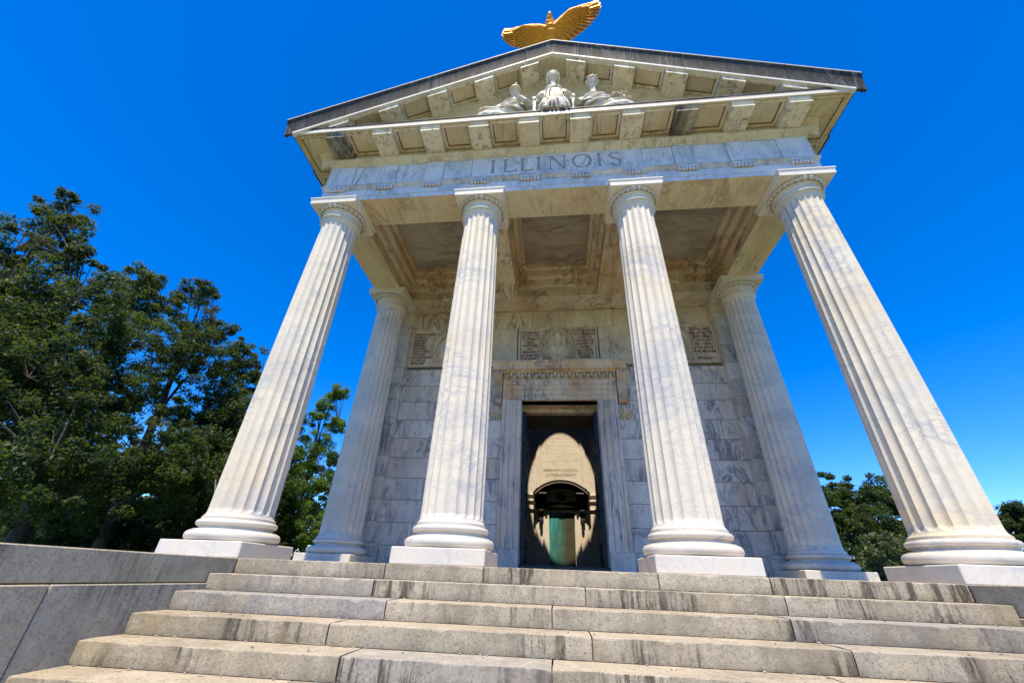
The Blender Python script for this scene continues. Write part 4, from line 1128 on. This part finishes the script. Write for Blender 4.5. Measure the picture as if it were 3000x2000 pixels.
def reclining(sgn, name_label, hair, seed, hx, hz):
    f = empty('pediment_statue', (sgn*.78, PY, PZ)); tag(f, name_label, 'statue', 'marble figures in the pediment')
    b = MB(); o = sgn
    b.ell((0,.02,.98),(.26,.15,.13),20,12); b.ell((o*.02,.02,.74),(.24,.16,.34),20,14); b.ell((o*.12,.04,.32),(.28,.18,.22),18,12)
    if hair == 'helmet':
        b.tube([(-o*.08,.03,1.05),(-o*.24,.0,.98),(-o*.31,-.08,.80),(-o*.24,-.18,.78),(-o*.15,-.20,.93)], [.08,.09,.08,.06,.045], 12)
        for q in range(4): b.tube([(-o*.15,-.21+.02*q,.93),(-o*(.13-.01*q),-.22+.02*q,1.0),(-o*(.10-.01*q),-.23+.02*q,1.03)], .016, 6)
    else: b.tube([(-o*.08,.03,1.05),(-o*.24,.0,.98),(-o*.33,-.06,.80),(-o*.35,-.16,.60)], [.08,.09,.08,.065], 12)
    b.tube([(o*.08,.03,1.05),(o*.24,.0,.98),(o*.34,-.04,.80),(o*.46,-.08,.74),(o*.56,-.12,.72)], [.08,.09,.075,.06,.05], 12)
    for q in range(4): b.tube([(o*.55,-.13+.02*q,.72+.01*q),(o*.62,-.14+.025*q,.71),(o*.65,-.12+.025*q,.67)], .016, 6)
    b.tube([(o*.15,.04,.38),(o*.35,-.02,.40),(o*.52,-.05,.36),(o*.66,-.04,.26),(o*.95,.0,.12)], [.18,.17,.16,.13,.10], 14)
    b.tube([(o*.15,.04,.30),(o*.55,.0,.30),(o*.95,.02,.14),(o*1.25,.02,.08)], [.17,.15,.12,.09], 14)
    swags(b, (-.22,-.06,1.06), (.22,-.06,1.06), 7, .46, .12, .018, seed+3)
    swags(b, (o*.28,-.05,1.0), (-o*.20,-.08,.62), 4, .18, .10, .020, seed+5)
    for s_ in (-1,1): swags(b, (s_*.18,-.03,1.03), (s_*.38,-.08,.78), 5, .14, .05, .018, seed+9+s_)
    swags(b, (o*.20,-.08,.72), (o*.72,-.06,.52), 6, .34, .10, .022, seed+20)
    folds(b, (o*.62,-.10,.40), (o*.75,-.14,.08), 7, .34, .03, .025, seed+30)
    rr = random.Random(seed)
    if hair == 'curls':
        for i in range(22): b.ell((o*(.30+.011*i+rr.uniform(-.03,.03)), -.15+rr.uniform(-.04,.04), .80+rr.uniform(-.05,.04)), (.028,.028,.024), 7, 5)
    scaled(b, 0, 1.0, .70, -.02)
    b.tube([(hx*.6,-.01,.66),(hx*.8,-.03,.88),(hx,-.05,hz-.06)], [.10,.066,.060], 14)
    head(b, (hx,-.06,hz), (.140 if hair == 'curls' else .136), .30 if hair == 'helmet' else -.12, .48, hair, seed)
    remesh(b, 'body', 'statue', .0066, f, 1); return f
reclining(-1, 'white marble helmeted figure left of the enthroned one in the pediment', 'helmet', 11, .015, 1.14)
reclining(1, 'white marble curly-haired figure right of the enthroned one in the pediment', 'curls', 23, -.01, 1.22)

# ------------------------------------------------------------------ the gilded eagle on the ridge
EY = -.70
eg = empty('eagle_statue', (0, EY, 9.49)); tag(eg, 'gilded eagle with spread wings on the peak of the pediment', 'statue')
def ez(p):
    # the bird leans forward over the peak: spread it along a plane tipped towards the steps
    C = Vector((-.10, -5.08, -.08)); P = Vector((p[0], -.70, p[2])); d = P-C
    # y = yr - k*(z-10.4)
    yr, k_ = -.30, .50; s_ = (yr - k_*(C.z-10.4) - C.y)/(d.y + k_*d.z)
    Q = C + d*s_; return Vector((Q.x, Q.y+p[1]-EY, Q.z-9.49))
bd = MB()
bd.tube([ez((0,.10,9.70)),ez((0,.06,9.95)),ez((-.01,.0,10.25)),ez((-.02,-.02,10.55)),ez((-.03,-.02,10.78)),ez((-.035,-.01,11.0)),ez((-.035,-.02,11.18))], [.10,.13,.15,.15,.14,.115,.082], 18)
bd.ell(ez((-.033,-.03,11.26)), (.072,.085,.11), 14, 10)
bd.tube([ez((-.030,-.07,11.30)),ez((-.025,-.06,11.44)),ez((-.022,-.03,11.56)),ez((-.022,.01,11.635))], [.055,.042,.024,.006], 10)
bd.ell(ez((-.12,.03,10.62)), (.12,.07,.14), 12, 8); bd.ell(ez((.10,.03,10.62)), (.12,.07,.15), 12, 8)
rr = random.Random(8)
for i in range(200):
    a = rr.uniform(-2.7,-.45); z = rr.uniform(9.9,11.15); rad_ = .15 if z < 10.6 else .15-.05*(z-10.6)/.5
    c = ez((-.02+rad_*.93*math.cos(a), rad_*.93*math.sin(a), z)); bd.ell(c, (.020,.014,.042), 6, 5)
remesh(bd, 'body', 'gold', .013, eg, 1)
lg = MB()
for s_ in (-1,1):
    lg.tube([ez((s_*.11,.05,9.98)),ez((s_*.12,.02,9.75)),ez((s_*.12,.0,9.60))], [.10,.07,.045], 10)
    for q in (-1,0,1): lg.tube([ez((s_*.12,.0,9.60)),ez((s_*.12+q*.06,-.09,9.57)),ez((s_*.12+q*.075,-.13,9.53))], [.03,.026,.008], 7)
ob('legs', lg, 'gold', eg, smooth=50)
tl = MB()
for i in range(7):
    a = R(-24+8*i); v = Vector((math.sin(a),.35,-math.cos(a))).normalized(); sd2 = Vector((math.cos(a),0,math.sin(a))); ax = sd2.cross(v)
    tl.ell(ez((0,.16,9.85))+v*.20, (.045,.010,.26), 8, 6, Matrix((sd2, ax, v)).transposed())
ob('tail', tl, 'gold', eg, smooth=50)
eg_off = ez((0,.05,9.6)); ob('perch', MB().lathe([(.26,-.06),(.26,.03),(.22,.05),(.20,.08),(.14,.09)], 24, (eg_off.x, eg_off.y, 0)), 'sima', eg)
def feather_mesh(p, q, w, tip, camber):
    """a flat but thick vane from p to q with a quill, rounded end and slight bow"""
    p = Vector(p); q = Vector(q); d = q-p; L = d.length; t = d.normalized(); ax = Vector((0,-1,0)); sdv = t.cross(ax).normalized(); nn = sdv.cross(t)
    mb = MB(); n = 14; vs = []; fs = []
    for i in range(n+1):
        u = i/n; ww = w*(.60+.5*u-.10*u*u) * (math.sqrt(max(0,1-((u-.89)/.11)**2)) if u > .89 else 1); ww = max(ww, .012)
        c = p+d*u + nn*camber*math.sin(u*math.pi*.5)
        th_ = .010*(1-.5*u)
        vs += [tuple(c-sdv*ww), tuple(c+nn*th_*1.6), tuple(c+sdv*ww), tuple(c-nn*th_)]
    for i in range(n):
        for j in range(4): fs.append((i*4+j, i*4+(j+1)%4, i*4+4+(j+1)%4, i*4+4+j))
    fs += [(0,1,2,3), tuple(range(4*n,4*n+4))]
    mb.add(vs, fs); mb.tube([p+nn*.010, p+d*.5+nn*(camber*.7+.012), p+d*.95+nn*(camber+.006)], [.009,.007,.003], 5)
    return mb
def lerp_path(P, t):
    P = [Vector(x) for x in P]; ls = [(b-a).length for a, b in zip(P[:-1], P[1:])]; T = sum(ls)*t
    for a, b, l_ in zip(P[:-1], P[1:], ls):
        if T <= l_: return a+(b-a)*(T/l_)
        T -= l_
    return P[-1]
def wing(sgn, bone, tips, lead):
    w = empty('wing', (0,0,0), eg)
    arm = MB(); arm.tube([ez(p) for p in lead], [.10,.085,.07,.055,.030][:len(lead)], 10)
    remesh(arm, 'wing_arm', 'gold', .012, w, 1)
    N = 15
    for i in range(N):
        t = i/(N-1); a = ez(lerp_path(bone, t)); b_ = ez(lerp_path(tips, t)); a = a+Vector((0,.0,0)); b_ = b_+Vector((0,-.010,0)); a = a+Vector((0,.020*(i/N),0))
        ob('flight_feather', feather_mesh(a, b_, .092 if i > 0 else .06, 0, .03), 'gold', w, smooth=30)
    for row, (f0, f1, wd, yo) in enumerate(((.0,.74,.050,-.022),(.0,.60,.046,-.034),(.0,.47,.042,-.045),(.0,.35,.038,-.055),(-.05,.24,.034,-.064),(-.08,.14,.032,-.072))):
        n2 = 22; cm = MB()
        for i in range(n2):
            t = min(1, max(0, (i+.5+.25*(row % 2))/n2)); a = ez(lerp_path(bone, t)); b_ = ez(lerp_path(tips, t)); d = b_-a
            q = feather_mesh(a+d*f0+Vector((0,yo,0)), a+d*f1+Vector((0,yo*.9,0)), wd, 0, .012)
            cm.add(q.v, q.f)
        ob('covert_feathers', cm, 'gold', w, smooth=30)
    return w
y0 = -.02
wing(-1, [(-.62,y0,10.86),(-.50,y0,10.80),(-.30,y0,10.70),(-.04,y0,10.56)],
     [(-1.10,y0,10.84),(-1.145,y0,10.62),(-1.08,y0,10.32),(-.90,y0,10.02),(-.62,y0,9.86),(-.30,y0,9.80),(-.06,y0,9.80)],
     [(-.10,y0,10.70),(-.28,y0,10.84),(-.49,y0,10.92),(-.80,y0,10.88),(-1.06,y0,10.83)])
wing(1, [(.60,y0,11.50),(.45,y0,11.35),(.28,y0,11.02),(.03,y0,10.62)],
     [(1.16,y0,11.88),(1.20,y0,11.58),(1.12,y0,11.15),(.92,y0,10.72),(.70,y0,10.36),(.42,y0,10.02),(.22,y0,9.85),(.05,y0,9.80)],
     [(.06,y0,10.76),(.22,y0,11.08),(.46,y0,11.50),(.80,y0,11.70),(1.13,y0,11.87)])

# ------------------------------------------------------------------ trees
def leaf_arrays(rng, centres, rads, nper, size, flat=.55):
    k_ = len(centres); tot = k_*nper
    c = np.repeat(np.asarray(centres), nper, 0); r = np.repeat(np.asarray(rads), nper)[:, None]
    d = rng.normal(size=(tot,3)); d /= np.linalg.norm(d, axis=1, keepdims=True)
    rr_ = rng.random((tot,1))**.45
    p = c + d*rr_*r*np.array([1,1,.72])
    nrm = d*.5 + rng.normal(size=(tot,3))*.6 + np.array([0,-.1,flat]); nrm /= np.linalg.norm(nrm, axis=1, keepdims=True)
    t = np.cross(nrm, rng.normal(size=(tot,3))); t /= np.linalg.norm(t, axis=1, keepdims=True); b_ = np.cross(nrm, t)
    s_ = size*(.6+.8*rng.random((tot,1)))
    V = np.stack([p - t*s_, p - b_*s_*.42 + nrm*s_*.12, p + t*s_, p + b_*s_*.42 + nrm*s_*.12], 1).reshape(-1,3)
    return V
def quads_mesh(name, V, mat):
    n = len(V)//4; me = bpy.data.meshes.new(name)
    me.vertices.add(len(V)); me.vertices.foreach_set('co', (V*S).astype(np.float32).ravel())
    me.loops.add(len(V)); me.loops.foreach_set('vertex_index', np.arange(len(V), dtype=np.int32))
    me.polygons.add(n); me.polygons.foreach_set('loop_start', np.arange(0, len(V), 4, dtype=np.int32)); me.polygons.foreach_set('loop_total', np.full(n, 4, dtype=np.int32))
    me.update(calc_edges=True); me.materials.append(M[mat]); return me
def tree(name, label, base, lobes, seed, leaf, nclump=36, nper=120, size=.055, trunk=.22, bark='bark', group='trees behind the memorial', cat='tree', hollow=.12, limbs=True):
    rng = np.random.default_rng(seed); bx_, by_ = base
    t = empty(name, (bx_, by_, GZ)); tag(t, label, cat, group)
    C0 = np.array([bx_, by_, GZ]); cs = []; rs = []; lc = []
    for (x, y, z, r) in lobes:
        dy = rng.normal()*r*.35
        k_ = max(16, int(nclump*(r/1.0)**2)); 
        d = rng.normal(size=(k_,3)); d /= np.linalg.norm(d, axis=1, keepdims=True)
        q = np.array([x, y+dy, z]) + d*r*(hollow+(1.0-hollow)*rng.random((k_,1))**.6)*np.array([1,1.15,.95])
        cs.append(q); rs.append(np.full(k_, .23)*(.7+.7*rng.random(k_))*min(1.25, .6+.4*r)); lc.append(np.array([x, y+dy, z]))
    cs = np.concatenate(cs) - C0; rs = np.concatenate(rs)
    keep = cs[:,2] > .15; cs = cs[keep]; rs = rs[keep]
    V = leaf_arrays(rng, cs, rs, nper, size)
    ob('crown', quads_mesh('crown', V, leaf), None, t)
    top = (np.array(lobes[0][:3]) - C0)*np.array([.8,.8,.9])
    tp = MB(); n = 9; pts = []
    for i in range(n+1):
        u = i/n; p = np.array([top[0]*u**1.5, top[1]*u**1.5, top[2]*u]) + np.array([math.sin(u*5+seed)*.12, math.cos(u*4+seed)*.12, 0])*u; pts.append(p)
    tp.tube([tuple(p) for p in pts], [trunk*(1-.88*(i/n)) for i in range(n+1)], 10)
    ob('trunk', tp, bark, t, smooth=60)
    if limbs:
        lb = MB(); rr2 = random.Random(seed)
        for L in lc:
            e = L - C0; h = max(.4, min(e[2]*.72, top[2]*.9)); u = h/top[2]; s0 = np.array([top[0]*u**1.5, top[1]*u**1.5, h]); 
            mid = (s0+e)/2 + np.array([0,0,.25]); w = trunk*(1-.85*u)*.55
            lb.tube([tuple(s0), tuple(mid), tuple(e)], [w, w*.7, w*.35], 7)
            near = cs[np.linalg.norm(cs-e, axis=1) < 2.0]
            for q in near[:14]: lb.tube([tuple(e), tuple((e+q)/2+np.array([0,0,.08])), tuple(q)], [w*.33, w*.2, .008], 5)
        ob('limbs', lb, bark, t, smooth=60)
    return t
tree('broadleaf_tree', 'tallest dark tree at the far left of the picture', (-15.6,3.0),
     [(-16.96,3,10.6,.71),(-16.1,3,9.3,.9),(-16.3,3,7.97,1.0),(-14.6,3,7.8,.7),(-15.43,3,6.19,1.09),(-13.94,3,6.13,1.5),(-16.5,3,5.07,1.7),(-14.6,3,4.5,1.5)], 1, 'leaf', trunk=.30)
tree('broadleaf_tree', 'low dark tree in the left corner behind the cheek wall', (-12.6,2.6),
     [(-13.4,2.6,4.18,1.5),(-12.06,2.6,3.49,1.4),(-12.01,2.6,1.98,1.4),(-10.6,2.6,1.47,1.1),(-14.4,2.6,2.2,1.7)], 2, 'leaf', trunk=.18)
tree('broadleaf_tree', 'dark tree second from the left with a flat crown top', (-15.0,6.0),
     [(-17.0,6,9.75,.75),(-16.1,6,9.55,.75),(-15.3,6,8.5,.85),(-16.34,6,7.9,1.35),(-14.37,6,6.08,1.6),(-14.19,6,4.19,1.6),(-12.4,6,2.27,1.6)], 3, 'leaf_mid', trunk=.26)
tree('broadleaf_tree', 'tree third from the left with a lone rounded top against the sky', (-14.6,8.0),
     [(-16.1,8,10.25,.65),(-15.1,8,10.0,.65),(-14.2,8,8.5,.75),(-15.4,8,8.3,.95),(-14.08,8,6.98,1.55),(-13.71,8,4.95,1.6),(-12.0,8,2.72,1.6)], 4, 'leaf', trunk=.24)
tree('broadleaf_tree', 'dense green tree just left of the corner column', (-13.2,10.0),
     [(-14.0,10,8.4,.75),(-14.4,10,7.5,.95),(-13.1,10,6.9,.8),(-13.36,10,5.7,1.4),(-13.08,10,3.82,1.7),(-11.5,10,2.29,1.5),(-11.72,10,4.9,1.1)], 5, 'leaf_mid', trunk=.24)
tree('broadleaf_tree', 'slender bright green tree seen between the two left columns', (-10.9,12.0),
     [(-10.79,12,7.42,.55),(-11.08,12,6.29,.75),(-10.18,12,5.79,.4),(-10.85,12,4.37,1.1),(-11.14,12,2.77,1.5),(-10.93,12,1.18,1.5),(-9.95,12,2.92,.8),(-9.61,12,1.22,.9)], 6, 'leaf_bright', trunk=.14)
for i, (x, z, r) in enumerate([(-16.13,1.5,1.5),(-13.45,1.4,1.4),(-18.5,1.4,1.6),(-11.3,1.0,1.2),(-21.5,1.6,2.0),(-24.5,2.0,2.2)]):
    tree('understorey_shrub', ['shaded shrub in the undergrowth left of the leaning pale trunk','shaded shrub in the undergrowth beside the corner column','shaded shrub in the undergrowth at the far left edge','shaded shrub showing between the corner column and the rear column','big shaded shrub closing the gap under the tallest tree','big shaded shrub at the left end of the undergrowth'][i], (x, 9.2+.6*i),
         [(x,9.2+.6*i,z,r),(x+.5,9.2+.6*i,z-1.0,r),(x-.7,9.2+.6*i,z-1.2,r*.9),(x-.3,9.2+.6*i,z+1.2,r*.8)], 20+i, 'leaf', trunk=.08, group='undergrowth shrubs', cat='shrub', nper=170)
for i, (x, y, z, r) in enumerate([(-24,16,6.5,3.0),(-19,17,5.5,2.8),(-15,18,4.6,2.6),(-30,14,8,3.2)]):
    tree('woodland_tree', ['dark woodland tree behind the tallest tree','dark woodland tree filling the middle of the left tree line','dark woodland tree behind the corner column','dark woodland tree beyond the left edge of the tree line'][i], (x, y),
         [(x,y,z,r),(x+1.2,y,z-2.6,r),(x-1.4,y,z-2.8,r),(x,y,z-5,r)], 40+i, 'leaf', trunk=.3, group='woodland behind', nclump=6, nper=70, size=.17)
pt = MB(); pt.tube([(0,0,0),(.12,.05,1.4),(.20,.1,2.3),(.62,.2,3.5),(.80,.25,4.4)], [.11,.095,.08,.06,.03], 10)
pe_ = MB(); pe_.tube([(.20,.1,2.3),(.10,.0,3.0),(-.15,.0,3.6)], [.06,.04,.015], 8)
s_ = empty('bare_sapling', (-10.05,6.4,GZ)); tag(s_, 'leaning pale bare trunk in front of the dark undergrowth', 'tree')
ob('trunk', pt, 'bark_pale', s_, smooth=60); ob('branch', pe_, 'bark_pale', s_, smooth=60)
# right-hand side
tree('understorey_shrub', 'dark shrub low behind the tree on the right', (15.6,20.0), [(15.6,20,.9,1.5),(14.2,20,.2,1.4),(17.2,20,.3,1.5),(18.8,20,.3,1.5),(12.6,20,.2,1.4)], 61, 'leaf', trunk=.08, group='undergrowth shrubs', cat='shrub', nper=90, size=.08, nclump=22)
tree('broadleaf_tree', 'rounded green tree between the two right-hand columns', (13.3,15.0),
     [(13.22,15,3.6,.95),(12.09,15,3.55,.95),(14.6,15,3.65,1.0),(11.93,15,2.41,1.2),(13.29,15,2.45,1.35),(15.07,15,2.8,1.3),(11.69,15,.99,1.2),(13.88,15,1.2,1.3),(15.2,15,1.2,1.3),(12.3,15,-.2,1.1),(14.4,15,-.2,1.2),(10.9,15,.2,1.0),(16.4,15,.2,1.2)], 7, 'leaf_mid', trunk=.3, size=.062, nclump=44, group='trees on the right')
tree('round_bush', 'grey-green round bush in front of the tree on the right', (9.2,9.0),
     [(9.12,9,1.10,.42),(9.52,9,.85,.48),(8.69,9,.6,.48),(9.16,9,.35,.55),(9.0,9,-.3,.6),(9.5,9,-.2,.55)], 8, 'leaf_olive', trunk=.06, size=.055, nclump=60, nper=60, group='bushes on the right', cat='bush', limbs=False)
tree('broadleaf_tree', 'tree at the far right edge beyond the corner column', (18.4,14.0),
     [(18.36,14,2.95,.65),(17.68,14,2.75,.55),(17.7,14,1.95,.8),(18.81,14,2.46,1.07),(17.41,14,2.06,.53),(18.2,14,.9,1.1),(17.6,14,-.2,1.1),(19.4,14,.4,1.3)], 9, 'leaf', trunk=.2, size=.06, nclump=30, group='trees on the right')
